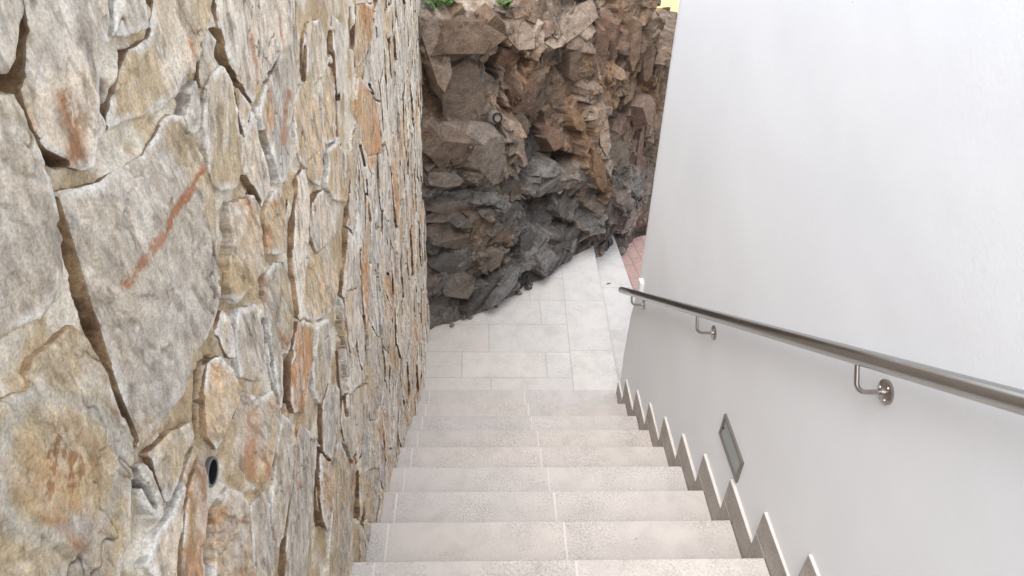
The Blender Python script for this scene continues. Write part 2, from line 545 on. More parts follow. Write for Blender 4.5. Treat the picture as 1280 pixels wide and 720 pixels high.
# rounded corner then return face
cx = [(0.001, 0.010), (0.005, 0.004), (0.011, 0.001), (0.03, 0.0), (0.3, 0.0), (1.2, 0.0), (3.0, 0.0)]
Ye = np.stack([yc - dy for dx, dy in cx], 1); Xe = np.stack([np.full(len(zz), XW + dx) for dx, dy in cx], 1)
Yg = np.concatenate([Yg, Ye], 1); Xg = np.concatenate([Xg, Xe], 1); Zg = np.repeat(zz[:, None], Yg.shape[1], 1)
nr, ncl = Yg.shape
P = np.stack([Xg - XW, Yg, Zg - ZP], -1).reshape(-1, 3)
ii = np.arange(nr * ncl).reshape(nr, ncl)
q = np.stack([ii[:-1, :-1], ii[1:, :-1], ii[1:, 1:], ii[:-1, 1:]], -1).reshape(-1, 4)
grid_mesh('plaster_face', P, q, np.ones((len(P), 3)), M['plaster'], ww)
b = MB(); b.box(0.02, 3.0, -3.0, 2.18, -0.15, 3.2 - ZP); b.build('wall_core', M['core'], ww)
# hairline crack filled with paint
pts = [on_x(x, y, XW) for x, y in ((985, 440), (993, 451), (1010, 473), (1027, 491), (1036, 515), (1044, 540), (1052, 560), (1060, 575), (1070, 598), (1080, 615), (1092, 636), (1104, 658), (1112, 680))]
b = MB()
path = []
for p0, p1 in zip(pts, pts[1:]):
    for t in np.linspace(0, 1, 6, endpoint=False):
        p = p0 + (p1 - p0) * t
        path.append((0.001 + (fbm(np.array([p[1] * 2.2]), np.array([p[2] * 2.2]), 31, 3)[0] - 0.5) * 0.008, p[1] + random.uniform(-.0012, .0012), p[2] - ZP))
b.tube(path, 0.0013, 6)
b.build('hairline_crack', M['plaster'], ww, True)

# recessed step light in the white wall
ly, lz, lw, lh = 0.3433, -0.0425, 0.2491, 0.1156
lamp = empty('wall_light', (XW, ly + lw / 2, lz)); tag(lamp, 'flat rectangular recessed step light with grey metal frame set in white wall', 'light')
b = MB(); bw = 0.016; d0 = -0.0075
o4 = [(ly, lz), (ly + lw, lz), (ly + lw, lz + lh), (ly, lz + lh)]
i4 = [(ly + bw, lz + bw), (ly + lw - bw, lz + bw), (ly + lw - bw, lz + lh - bw), (ly + bw, lz + lh - bw)]
V = [(0.004, y, z) for y, z in o4] + [(d0, y, z) for y, z in o4] + [(d0, y, z) for y, z in i4] + [(0.006, y, z) for y, z in i4]
Fc = []
for k in (0, 4, 8):
    for i in range(4):
        j = (i + 1) % 4; Fc.append((k + i, k + j, k + 4 + j, k + 4 + i))
b.add([(x, y - ly - lw / 2, z - lz) for x, y, z in V], Fc)
b.build('frame', M['lampframe'], lamp, bevel=0.0015)
b = MB(); b.box(-0.0035, 0.004, -lw / 2 + bw, lw / 2 - bw, bw, lh - bw)
b.build('glass_pane', M['lampglass'], lamp)
b = MB(); b.tube([(d0 - 0.0012, lw / 2 - 0.026, lh * 0.5), (d0 + 0.003, lw / 2 - 0.026, lh * 0.5)], 0.0035, 10)
b.build('screw', M['dark'], lamp)

# small white box on the wall end
bx = empty('junction_box', (XW, 2.095, -0.45)); tag(bx, 'small white plastic box on the white wall above the low end of handrail', 'box')
b = MB(); b.box(-0.018, 0.004, -0.028, 0.028, 0, 0.066); b.build('box_body', M['white'], bx, bevel=0.003)
b = MB(); b.box(-0.0225, -0.0182, -0.030, 0.030, -0.002, 0.068); b.build('lid', M['white'], bx, bevel=0.002)

# ------------------------------------------------------------------ handrail
XH = 0.78
pa = on_x(777, 362.5, XH); pb = on_x(1280, 503.7, XH)
slope = (pb[2] - pa[2]) / (pb[1] - pa[1])
hr_z = lambda y: pa[2] + slope * (y - pa[1])
rail = empty('handrail', (XH, pa[1], pa[2])); tag(rail, 'round brushed steel handrail sloping down along the white wall on brackets', 'handrail')
R0 = 0.0212


def rel(p):
    return (p[0] - XH, p[1] - pa[1], p[2] - pa[2])


b = MB()
y_end = -2.3
path = [rel((XH, y, hr_z(y))) for y in np.linspace(pa[1], y_end, 14)]
dirv = Vector(path[0]) - Vector(path[1]); dirv.normalize()
p0 = Vector(path[0])
path = [tuple(p0 + dirv * 0.004), tuple(p0 + dirv * 0.0025)] + path
b.tube(path, [R0 * 0.72, R0 * 0.95] + [R0] * 14, 40)
b.build('rail_tube', M['steel'], rail, 'auto')
for fx, fy in ((1108, 490), (893, 416), (805, 381)):
    fl = on_x(fx, fy, XW); y = fl[1]; za = fl[2]; zr = hr_z(y) - R0 * 0.9
    b = MB(); rb = 0.022
    pn = np.array([-slope, 1.0]); pn /= np.hypot(*pn)            # (y, z) normal of the rail
    Ls = (hr_z(y) - za) / (pn[1] - slope * pn[0]) - R0 * .9
    path = [(XH, y + pn[0] * Ls, za + pn[1] * Ls), (XH, y + pn[0] * rb, za + pn[1] * rb)]
    for a in np.linspace(0, math.pi / 2, 9)[1:]:
        k_ = rb - rb * math.sin(a)
        path.append((XH + rb - rb * math.cos(a), y + pn[0] * k_, za + pn[1] * k_))
    path.append((XW - 0.006, y, za))
    b.tube([rel(p) for p in path], 0.0062, 16)
    br = b.build('bracket', M['steel2'], rail, 'auto')
    b = MB(); RF = 0.031
    b.tube([rel((XW - 0.0055, y, za)), rel((XW - 0.005, y, za)), rel((XW + 0.005, y, za))], [RF - 0.001, RF, RF], 40)
    b.build('flange', M['steel2'], br, 'auto')
    b = MB()
    b.tube([rel((XW - 0.016, y, za)), rel((XW - 0.0056, y, za))], 0.0085, 18)
    b.build('collar', M['screw'], br, 'auto')
    for a in (90, 210, 330):
        a = math.radians(a + 20)
        b = MB(); c_ = (y + math.cos(a) * 0.020, za + math.sin(a) * 0.020)
        b.tube([rel((XW - 0.0085, c_[0], c_[1])), rel((XW - 0.0056, c_[0], c_[1]))], [0.0028, 0.0042], 12)
        b.build('screw', M['screw'], br, 'auto')

# ------------------------------------------------------------------ stone wall on the left
XF = -0.530
G_, LG, TA, OR, BR, BL, GG, WH = range(8)
PAL = np.array([(.43, .415, .39), (.55, .52, .48), (.51, .43, .33), (.48, .29, .17), (.29, .19, .12), (.40, .40, .395), (.375, .345, .28), (.61, .585, .555)])
ST = [  # outline in photo pixels, colour, rust, brown side
    ([(-60, -30), (14, -20), (12, 30), (8, 66), (0, 82), (-60, 95)], G_, .2, 0),
    ([(42, -20), (134, -20), (133, 40), (126, 62), (121, 95), (122, 140), (131, 158), (124, 175), (119, 205), (100, 203), (70, 192), (48, 176), (32, 155), (24, 132), (28, 112), (34, 90), (38, 55)], LG, .35, 1),
    ([(141, -15), (172, -15), (180, 35), (168, 42), (155, 44), (142, 40)], LG, .1, 0),
    ([(197, -15), (265, -15), (258, 25), (248, 65), (238, 95), (225, 114), (204, 131), (180, 146), (141, 162), (145, 130), (150, 100), (163, 65), (188, 50), (195, 25)], LG, .25, 1),
    ([(79, 242), (105, 236), (130, 231), (155, 213), (180, 197), (208, 145), (221, 147), (233, 167), (245, 200), (258, 236), (263, 262), (269, 299), (272, 336), (273, 372), (271, 396), (263, 421), (252, 436), (246, 463), (235, 493), (216, 516), (190, 549), (180, 556), (170, 530), (155, 493), (136, 427), (122, 378), (103, 320), (90, 275)], G_, .12, 1),
    ([(-60, 120), (20, 128), (27, 150), (40, 195), (53, 228), (62, 255), (71, 300), (75, 330), (73, 350), (64, 376), (50, 395), (30, 403), (0, 425), (-60, 450)], G_, .3, 0),
    ([(-60, 508), (0, 503), (41, 492), (48, 450), (64, 440), (92, 413), (101, 418), (133, 465), (150, 504), (161, 527), (167, 560), (168, 673), (155, 700), (150, 760), (-60, 760)], GG, .55, 1),
    ([(275, -15), (362, -15), (362, 25), (356, 48), (345, 76), (331, 98), (324, 116), (317, 129), (305, 110), (293, 82), (283, 64), (277, 48), (272, 15)], WH, .3, 1),
    ([(256, 33), (270, 52), (264, 75), (257, 95), (250, 107), (247, 85), (251, 60)], G_, .2, 1),
    ([(231, 105), (245, 103), (249, 140), (245, 160), (237, 168), (231, 145)], G_, 0, 0),
    ([(257, 150), (258, 120), (265, 100), (279, 86), (287, 98), (293, 115), (300, 140), (303, 170), (302, 200), (296, 232), (280, 236), (268, 230), (262, 215), (257, 185)], G_, .1, 0),
    ([(294, 114), (307, 118), (315, 132), (313, 150), (305, 172), (298, 150)], TA, .1, 1),
    ([(317, 140), (325, 165), (330, 190), (341, 232), (330, 253), (320, 235), (308, 210), (309, 180)], LG, 0, 1),
    ([(338, 102), (352, 72), (372, 35), (375, 60), (374, 110), (366, 130), (362, 160), (360, 200), (350, 230), (343, 230), (335, 190), (328, 160), (327, 140), (331, 125)], G_, .3, 0),
    ([(285, 258), (316, 247), (325, 260), (331, 290), (332, 320), (324, 345), (310, 365), (295, 378), (287, 370), (285, 330), (288, 290)], TA, .5, 0),
    ([(345, 240), (364, 215), (366, 235), (362, 270), (356, 311), (336, 312), (332, 290), (334, 262)], TA, .5, 0),
    ([(347, 332), (360, 333), (369, 365), (371, 390), (365, 430), (360, 475), (352, 507), (346, 490), (337, 440), (333, 400), (332, 350)], GG, .2, 0),
    ([(371, 226), (380, 215), (386, 260), (383, 330), (381, 390), (374, 400), (370, 370), (366, 330), (367, 290)], WH, 0, 1),
    ([(298, 388), (324, 384), (331, 395), (332, 430), (330, 465), (318, 475), (300, 470), (296, 440), (295, 405)], G_, 0, 0),
    ([(277, 391), (284, 400), (289, 420), (290, 445), (283, 445), (275, 425), (271, 415)], G_, .3, 1),
    ([(262, 450), (275, 446), (290, 462), (297, 480), (299, 500), (290, 520), (280, 550), (272, 560), (262, 545), (258, 500)], TA, .4, 1),
    ([(305, 490), (315, 495), (325, 505), (343, 490), (345, 500), (350, 520), (345, 560), (338, 590), (325, 612), (305, 606), (292, 590), (289, 570), (292, 545), (300, 515)], TA, .7, 0),
    ([(192, 550), (240, 530), (245, 545), (235, 565), (225, 590), (210, 625), (204, 630), (190, 590), (183, 570)], G_, .1, 1),
    ([(172, 585), (186, 578), (195, 610), (203, 632), (197, 650), (185, 640), (176, 615)], G_, .1, 0),
    ([(246, 556), (252, 562), (240, 590), (225, 640), (215, 735), (200, 735), (180, 705), (190, 670), (210, 645), (228, 600)], LG, .4, 0),
    ([(250, 575), (262, 580), (265, 610), (262, 660), (258, 735), (222, 735), (228, 650), (238, 600)], OR, .6, 1),
    ([(285, 612), (300, 618), (310, 630), (314, 660), (316, 735), (262, 735), (268, 680), (270, 640)], TA, .2, 0),
    ([(312, 638), (331, 614), (337, 640), (340, 680), (338, 735), (319, 735), (315, 680)], G_, .1, 0),
    ([(352, 520), (362, 530), (366, 560), (362, 610), (355, 650), (350, 681), (341, 680), (339, 640), (342, 590), (346, 550)], G_, .2, 0),
    ([(378, 530), (390, 545), (401, 560), (400, 585), (392, 630), (385, 680), (380, 735), (352, 735), (358, 670), (366, 610), (370, 560)], BL, .25, 1),
    ([(387, 35), (398, 30), (408, 60), (414, 75), (410, 85), (395, 98), (387, 100), (384, 60)], LG, 0, 1),
    ([(419, 22), (430, 35), (432, 70), (428, 110), (424, 140), (421, 120), (418, 60)], WH, 0, 1),
    ([(446, 10), (464, 10), (463, 50), (455, 70), (448, 80), (445, 50)], OR, .7, 1),
    ([(449, 100), (452, 100), (470, 125), (475, 150), (478, 190), (460, 195), (450, 170), (446, 130)], OR, .5, 0),
    ([(372, 120), (385, 112), (397, 125), (400, 150), (406, 190), (398, 225), (385, 215), (374, 190), (370, 160)], TA, .1, 0),
    ([(411, 75), (418, 100), (420, 140), (418, 175), (410, 178), (406, 140), (405, 110)], TA, .5, 0),
    ([(410, 188), (420, 180), (432, 188), (440, 195), (438, 240), (432, 250), (420, 245), (410, 230)], TA, .5, 0),
    ([(393, 252), (402, 245), (412, 265), (420, 287), (405, 300), (395, 310), (386, 290), (383, 270)], LG, .1, 1),
    ([(382, 325), (395, 325), (410, 312), (420, 335), (422, 350), (418, 380), (400, 400), (385, 398), (380, 370)], TA, .1, 0),
    ([(372, 405), (385, 400), (397, 410), (394, 440), (388, 480), (383, 515), (372, 515), (364, 500), (366, 450)], OR, .4, 1),
    ([(398, 405), (407, 402), (412, 440), (410, 480), (404, 505), (396, 490), (393, 460)], G_, .1, 0),
    ([(431, 365), (447, 360), (448, 400), (443, 430), (436, 442), (432, 420), (428, 390)], LG, 0, 1),
    ([(460, 440), (468, 420), (476, 420), (480, 445), (482, 470), (478, 500), (470, 525), (462, 525), (457, 490)], G_, .1, 0),
    ([(432, 500), (445, 485), (456, 480), (458, 510), (452, 545), (443, 565), (435, 550), (430, 525)], G_, .2, 1),
    ([(405, 500), (412, 482), (420, 490), (421, 540), (415, 575), (406, 565), (403, 530)], BL, .1, 1),
    ([(402, 568), (408, 575), (416, 585), (414, 620), (408, 660), (400, 640), (395, 610)], OR, .6, 1),
    ([(424, 545), (432, 560), (443, 585), (440, 640), (438, 700), (435, 735), (412, 735), (415, 650), (420, 580)], GG, .4, 0),
    ([(456, 590), (473, 585), (475, 610), (472, 640), (470, 654), (458, 652), (455, 620)], G_, .3, 1),
]
rng = np.random.RandomState(11)
polys = [np.array([on_x(x, y, XF)[1:] for x, y in s[0]]) for s in ST]
n_tr = len(polys)


def in_traced(y, z):
    px, py = project(np.stack([np.full_like(y, XF), y, z], -1))
    lim = np.interp(py, [0, 200, 400, 560, 720], [470, 440, 425, 445, 452])
    return (px > -70) & (px < lim) & (py > -40) & (py < 760)


# auto seeds: jittered, irregular
AZ = 0.55                                        # slabs stand taller than wide
sy, sz = [], []
for y in np.arange(-1.9, 3.8, 0.150):
    for z in np.arange(-2.3, 3.1, 0.285):
        for _ in range(1 + (rng.rand() < 0.34)):
            sy.append(y + rng.uniform(-.088, .088)); sz.append((z + rng.uniform(-.19, .19)) * AZ)
sy, sz = np.array(sy), np.array(sz)
keep = ~in_traced(sy, sz / AZ)
sy, sz = sy[keep], sz[keep]
NA = len(sy)
NS = n_tr + NA + 1
s_col = np.zeros((NS, 3)); s_rust = np.zeros(NS); s_side = np.zeros(NS); s_off = rng.uniform(-.004, .004, NS)
s_ty = rng.uniform(-.045, .04, NS); s_tz = rng.uniform(-.025, .025, NS); s_ang = rng.uniform(-.6, .6, NS); s_gap = rng.uniform(0.0008, 0.0055, NS)
s_c = np.zeros((NS, 2))
for i, s in enumerate(ST):
    s_col[i] = PAL[s[1]]; s_rust[i] = s[2]; s_side[i] = s[3]; s_c[i] = polys[i].mean(0); s_off[i] *= .6; s_gap[i] = 0
pick = rng.choice([G_, LG, TA, OR, BR, BL, WH], NA, p=[.20, .26, .13, .09, .02, .09, .21])
for i in range(NA):
    s_col[n_tr + i] = PAL[pick[i]] * rng.uniform(.92, 1.08); s_rust[n_tr + i] = rng.choice([0, .1, .3, .5, .7], p=[.36, .22, .18, .14, .10]); s_side[n_tr + i] = rng.rand() < .72
    s_c[n_tr + i] = (sy[i], sz[i] / AZ)
PIPES = [(-0.647, 1.265), (0.33, 1.287), (0.316, 0.62), (1.42, 1.269), (2.52, 0.56), (1.404, 0.582), (2.50, 1.27)]


SLITS = [  # open joints and broken slab sides seen on the near part: outline px, half width px, depth m, colour
    ([(79, 252), (93, 295), (108, 345), (122, 392), (137, 440), (152, 490), (176, 550)], 6.5, .022, 0), ([(28, -10), (33, 40), (29, 80), (24, 106)], 7.5, .022, 0),
    ([(275, 40), (286, 75), (300, 102), (317, 129)], 4.2, .022, 1), ([(137, -5), (138, 40)], 4, .022, 2), ([(139, 105), (138, 130), (136, 156)], 4, .022, 0),
    ([(28, 138), (38, 166), (58, 191), (86, 204)], 5.5, .024, 3), ([(295, 118), (301, 166)], 2.6, .014, 1), ([(311, 222), (327, 252)], 3.5, .016, 3),
    ([(329, 165), (344, 230)], 2.4, .012, 3), ([(333, 400), (340, 450), (350, 506)], 2.2, .014, 1),
    ([(254, 455), (254, 545)], 2.8, .014, 0), ([(361, 445), (360, 516)], 3.4, .014, 4), ([(169, 588), (191, 632)], 4, .022, 1), ([(418, 40), (420, 100), (427, 166)], 1.6, .012, 1),
    ([(376, 5), (377, 56)], 2.2, .012, 1), ([(385, 58), (386, 100)], 1.8, .012, 1), ([(462, 105), (468, 122), (475, 127)], 1.4, .010, 1), ([(452, 182), (456, 207)], 1.5, .010, 0),
    ([(458, 225), (463, 276)], 1.3, .010, 1), ([(430, 182), (432, 230)], 1.3, .010, 1), ([(399, 560), (398, 605), (403, 656)], 2.4, .014, 1), ([(424, 540), (437, 578)], 2, .014, 1),
    ([(447, 590), (448, 645)], 2.4, .012, 0), ([(292, 398), (293, 440)], 2.2, .012, 0), ([(233, 120), (228, 165)], 2.6, .014, 0), ([(480, 60), (484, 150)], 1.0, .008, 1), ([(495, 90), (500, 180)], .9, .008, 1),
    ([(436, 520), (430, 475), (428, 440)], 1.6, .010, 1), ([(456, 395), (460, 450)], 1.2, .010, 1), ([(470, 330), (476, 420)], 1.1, .008, 1), ([(488, 300), (492, 380)], 1.0, .008, 1), ([(505, 200), (508, 300)], .8, .008, 1),
    ([(425, 118), (428, 170)], 1.4, .010, 0), ([(442, 10), (444, 60)], 1.4, .010, 0), ([(404, 30), (411, 70)], 1.6, .01, 4), ([(257, 455), (268, 446)], 2, .01, 0), ([(225, 615), (233, 570), (246, 556)], 2.2, .01, 0)]
SLC = np.array([(.25, .155, .085), (.12, .075, .05), (.13, .125, .12), (.20, .16, .115), (.36, .20, .09)])


def poly_sd(poly, y, z):
    """positive inside"""
    d = np.full(y.shape, 1e9, np.float32); ins = np.zeros(y.shape, bool); n = len(poly)
    for i in range(n):
        a, c = poly[i], poly[(i + 1) % n]; e = c - a
        wy, wz = y - a[0], z - a[1]
        t = np.clip((wy * e[0] + wz * e[1]) / (e @ e + 1e-12), 0, 1)
        d = np.minimum(d, (wy - e[0] * t) ** 2 + (wz - e[1] * t) ** 2)
        c1 = (a[1] > z) != (c[1] > z)
        with np.errstate(divide='ignore', invalid='ignore'):
            c2 = y < (c[0] - a[0]) * (z - a[1]) / (c[1] - a[1]) + a[0]
        ins ^= c1 & c2
    d = np.sqrt(d); return np.where(ins, d, -d)


def wall_labels(y, z):
    """distance to the nearest slab outline (positive on a slab), slab number, open-joint weight / depth / colour"""
    sh = y.shape; y = y.ravel().astype(np.float64); z = z.ravel().astype(np.float64)
    wk = np.interp(y, [.3, 1.2], [.0065, .013])
    wy = y + (fbm(y * 11, z * 11, 3, 4, .55) - .5) * wk + (fbm(y * 60, z * 60, 5, 2) - .5) * .0045
    wz = z + (fbm(y * 11, z * 11, 4, 4, .55) - .5) * wk * 1.3 + (fbm(y * 60, z * 60, 6, 2) - .5) * .0045
    sid = np.full(y.shape, NS - 1, np.int32); dist = np.full(y.shape, -0.05, np.float32)
    # auto cells in buckets
    B = 0.25
    wa = wz * AZ + (wy * .35 * np.sin(wy * 2.1)) * 0
    by, bz = np.floor(wy / B).astype(int), np.floor(wa / B).astype(int)
    key = by * 1000 + bz; order = np.argsort(key, kind='stable'); ks = key[order]
    cuts = np.flatnonzero(np.diff(ks)) + 1
    for grp in np.split(order, cuts):
        cy, cz = (by[grp[0]] + .5) * B, (bz[grp[0]] + .5) * B
        near = np.flatnonzero((np.abs(sy - cy) < .85) & (np.abs(sz - cz) < .85))
        if len(near) < 3:
            continue
        py, pz = wy[grp], wa[grp]
        D = (py[:, None] - sy[near]) ** 2 + (pz[:, None] - sz[near]) ** 2
        j = D.argmin(1); D0 = D[np.arange(len(j)), j]
        ay, az = sy[near][j], sz[near][j]
        L = np.sqrt((sy[near][None] - ay[:, None]) ** 2 + (sz[near][None] - az[:, None]) ** 2); L[np.arange(len(j)), j] = 1e9
        e = (D - D0[:, None]) / (2 * L); e[np.arange(len(j)), j] = 1e9
        dist[grp] = e.min(1); sid[grp] = n_tr + near[j]
    dist = dist - s_gap[sid]
    s1 = np.full(y.shape, -.2); s2 = np.full(y.shape, -.2); i1 = np.zeros(y.shape, np.int32)
    for i, pl in enumerate(polys):
        lo, hi = pl.min(0) - .05, pl.max(0) + .05
        k = np.flatnonzero((wy > lo[0]) & (wy < hi[0]) & (wz > lo[1]) & (wz < hi[1]))
        if not len(k):
            continue
        sd_ = poly_sd(pl, wy[k], wz[k])
        up_ = sd_ > s1[k]
        s2[k] = np.where(up_, s1[k], np.maximum(s2[k], sd_)); i1[k] = np.where(up_, i, i1[k]); s1[k] = np.maximum(s1[k], sd_)
    trz = in_traced(wy, wz)
    grow = np.interp(y, [-.3, .3], [.001, .004]) + .012 * vn(y * 5, z * 5, 8) * np.interp(y, [-.5, .1], [.35, 1])
    dt = np.minimum(s1 + grow, (s1 - s2) / 2 - np.interp(y, [-.4, .4], [.0042, .0026]) - .003 * vn(y * 6, z * 6, 9))
    own = trz | (s1 > -.0005)
    sid = np.where(own, i1, sid)
    dist = np.where(own, np.maximum(dt, -.05), np.minimum(dist, np.where(s1 > -.05, -s1 - .003, 1e9)))
    px, py = project(np.stack([np.full_like(y, XF), y, z], -1))
    sw_ = np.zeros(y.shape, np.float32); sdep = np.zeros(y.shape, np.float32); sci = np.zeros(y.shape, np.int32)
    for pl, hw, dep, ci in SLITS:
        for (x0, y0), (x1, y1) in zip(pl, pl[1:]):
            k = np.flatnonzero((px > min(x0, x1) - 2.5 * hw) & (px < max(x0, x1) + 2.5 * hw) & (py > min(y0, y1) - 2.5 * hw) & (py < max(y0, y1) + 2.5 * hw))
            if not len(k):
                continue
            qx, qy = px[k], py[k]
            tt = np.clip(((qx - x0) * (x1 - x0) + (qy - y0) * (y1 - y0)) / ((x1 - x0) ** 2 + (y1 - y0) ** 2), 0, 1)
            dd = np.hypot(qx - x0 - tt * (x1 - x0), qy - y0 - tt * (y1 - y0)) / hw + (fbm(y[k] * 35, z[k] * 35, 57, 3) - .5) * .35
            dist[k] = np.minimum(dist[k], (dd - 1) * .009)
            w = ss(1.5, 1.0, dd); up_ = w > sw_[k]
            sw_[k] = np.where(up_, w, sw_[k]); sdep[k] = np.where(up_, dep, sdep[k]); sci[k] = np.where(up_, ci, sci[k])
    for (cy, cz) in PIPES:
        r = np.hypot(y - cy, z - cz)
        dist = np.minimum(dist, r - .030 + (fbm(y * 30, z * 30, 53, 3) - .5) * .012)
    return [a.reshape(sh) for a in (dist, sid, sw_, sdep, sci)]


mx = lambda c, d, w: c + (d - c) * np.clip(w, 0, 1)[:, None]
PALE = np.array((.78, .75, .70))


def mortar_field(y, z, dist, sw_, sdep, sci):
    sh = y.shape; y, z, dist, sw_, sdep, sci = (a.ravel() for a in (y, z, dist, sw_, sdep, sci))
    deep = ss(.50, .66, fbm(y * 5, z * 5, 26, 2)) * np.interp(y, [-.2, .9], [1, .5])
    h = np.interp(y, [.3, 1.3], [-.0105, -.0120]) - .007 * deep + (fbm(y * 24, z * 24, 25, 5, .6) - .5) * .011
    h += .006 * ss(-.012, 0, dist) * ss(.45, .55, fbm(y * 12, z * 12, 27, 3))
    c = np.array((.60, .475, .315))[None] * (0.72 + .56 * fbm(y * 30, z * 30, 48, 5, .65))[:, None]
    c = mx(c, np.array((.82, .76, .66)), ss(.42, .56, fbm(y * 14, z * 14, 49, 4)) * .85)
    c = mx(c, np.array((.42, .30, .17)), ss(.55, .72, fbm(y * 6, z * 6, 50, 4)) * .6)
    h = h + (np.minimum(h, -.010 - sdep * (.65 + .4 * fbm(y * 30, z * 30, 58, 3))) - h) * sw_
    sc_ = SLC[sci] * (.55 + 1.0 * fbm(y * 60, z * 20, 59, 4))[:, None]
    c = c + (sc_ - c) * (sw_ * ss(-.002, -.005, dist) * .4 + sw_ * .6)[:, None]
    for (cy, cz) in PIPES:
        r = np.hypot(y - cy, z - cz); w = ss(.045, .028, r); h = h + (-.017 - h) * w
    return h.reshape(sh), c.reshape(sh + (3,))


def slab_field(y, z, dist, sid):
    """height above the plane XF and colour of the slab faces (flat arrays)"""
    ca, sa = np.cos(s_ang[sid]), np.sin(s_ang[sid])
    ly_, lz_ = (y - s_c[sid, 0]), (z - s_c[sid, 1])
    gy = ly_ * ca + lz_ * sa + sid * 3.7 + 17. * (sid == 14); gz = -ly_ * sa + lz_ * ca + sid * 1.9
    t = fbm(gy * 5.5, gz * 3.2, 21, 6, .55) * 7; fl = np.floor(t); fr = t - fl
    terr = (fl - 3 + ss(.88, .98, fr)) * .0030
    crk = np.abs(fbm(gy * 6 + 40, gz * 3.4, 28, 5, .6) - .5); crk = ss(.008, .002, crk) * ss(.48, .60, fbm(gy * 3, gz * 3, 29, 3))
    h = terr + .001 + (fbm(gy * 7, gz * 5, 22, 5, .55) - .5) * .007 - crk * .003 + (fbm(gy * 60, gz * 30, 30, 3, .6) - .5) * .0026
    h += s_off[sid] + s_ty[sid] * np.clip(ly_, -.2, .2) + s_tz[sid] * np.clip(lz_, -.2, .2)
    h -= .0022 * np.exp(-np.maximum(dist, 0) / .0025)
    h = np.maximum(h, -.0080)
    v = fbm(gy * 7, gz * 4.5, 41, 5, .6); v2 = fbm(gy * 22, gz * 12, 42, 4, .6)
    grey = np.array((.53, .51, .48)); ochre = np.array((.58, .44, .26)); rust = np.array((.47, .22, .095))
    col = s_col[sid] * np.where((sid < n_tr)[:, None], np.array((1.36, 1.23, 1.08)), np.array((1.33, 1.25, 1.16))) * (0.78 + .46 * v)[:, None]
    col = mx(col, grey, ss(.50, .70, fbm(gy * 4, gz * 4, 43, 3)) * .45)
    sgn = s_rust[sid]
    col = mx(col, ochre, ss(.59 - .25 * sgn, .77 - .2 * sgn, fbm(gy * 7, gz * 3, 44, 4)) * .75)
    col = mx(col, rust, ss(.70 - .24 * sgn, .80 - .21 * sgn, fbm(gy * 15, gz * 3.6, 45, 5, .65)) * .8 * (sgn > .12) * ss(.25, .6, fbm(gy * 70, gz * 20, 66, 3)))
    col = mx(col, PALE, ss(.53, .72, v2) * .42)
    col = col * (0.60 + .82 * fbm(gy * 85, gz * 34, 55, 4, .7))[:, None]
    col = mx(col, PALE, ss(.58, .70, fbm(gy * 60 + 9, gz * 26, 67, 4, .7)) * .35)
    col = mx(col, np.array((.19, .15, .11)), ss(.57, .72, fbm(gy * 48, gz * 14, 56, 4, .65)) * .5)
    col = mx(col, np.array((.13, .095, .065)), crk * .85)
    tl_ = ss(.80, .87, fr) * ss(1., .97, fr); col = mx(col, np.array((.26, .19, .125)), tl_ * .45 * ss(.4, .6, v2))
    edge_w = ss(.016, .001, dist) * ss(.40, .58, fbm(y * 14, z * 14, 46, 4))
    col = mx(col, PALE * 1.08, edge_w * .95)
    # iron veins and rust stains of the big near slabs
    px, py = project(np.stack([np.full_like(y, XF), y, z], -1))
    for (x0, y0, x1, y1, w0, c, a) in ((247, 210, 208, 282, 5, (.42, .19, .095), .95), (208, 282, 160, 355, 7, (.44, .21, .11), .9), (84, 122, 98, 195, 15, (.36, .17, .075), .9), (352, 180, 362, 115, 4, (.44, .19, .1), .8), (319, 520, 316, 595, 8, (.50, .23, .09), .7), (240, 590, 236, 700, 9, (.40, .22, .09), .7)):
        tt = np.clip(((px - x0) * (x1 - x0) + (py - y0) * (y1 - y0)) / ((x1 - x0) ** 2 + (y1 - y0) ** 2), 0, 1)
        dd = np.hypot(px - x0 - tt * (x1 - x0), py - y0 - tt * (y1 - y0)) / w0
        col = mx(col, np.array(c), ss(1.25, .3, dd + (fbm(y * 22, z * 22, 51, 5, .65) - .5) * 1.3) * a * ss(.22, .50, fbm(y * 60, z * 60, 54, 4, .7)))
    on6 = sid == 6
    ell = np.hypot((px - 75) / 62, (py - 585) / 75) + (fbm(y * 14, z * 14, 62, 4) - .5) * .7
    col = mx(col, np.array((.56, .42, .24)), ss(1.2, .7, ell) * .55 * on6)
    col = mx(col, np.array((.55, .54, .51)), ss(.25, .05, np.abs(ell - 1.2)) * .45 * on6)
    col = mx(col, np.array((.34, .17, .075)), ss(.53, .61, fbm(y * 75, z * 70, 52, 4, .6)) * ss(.95, .3, ell) * .9 * on6)
    return h, col


sw = empty('stone_wall', (-0.56, 0, ZL)); tag(sw, 'tall wall of irregular rust-streaked grey slate slabs set in ochre mortar', 'wall')


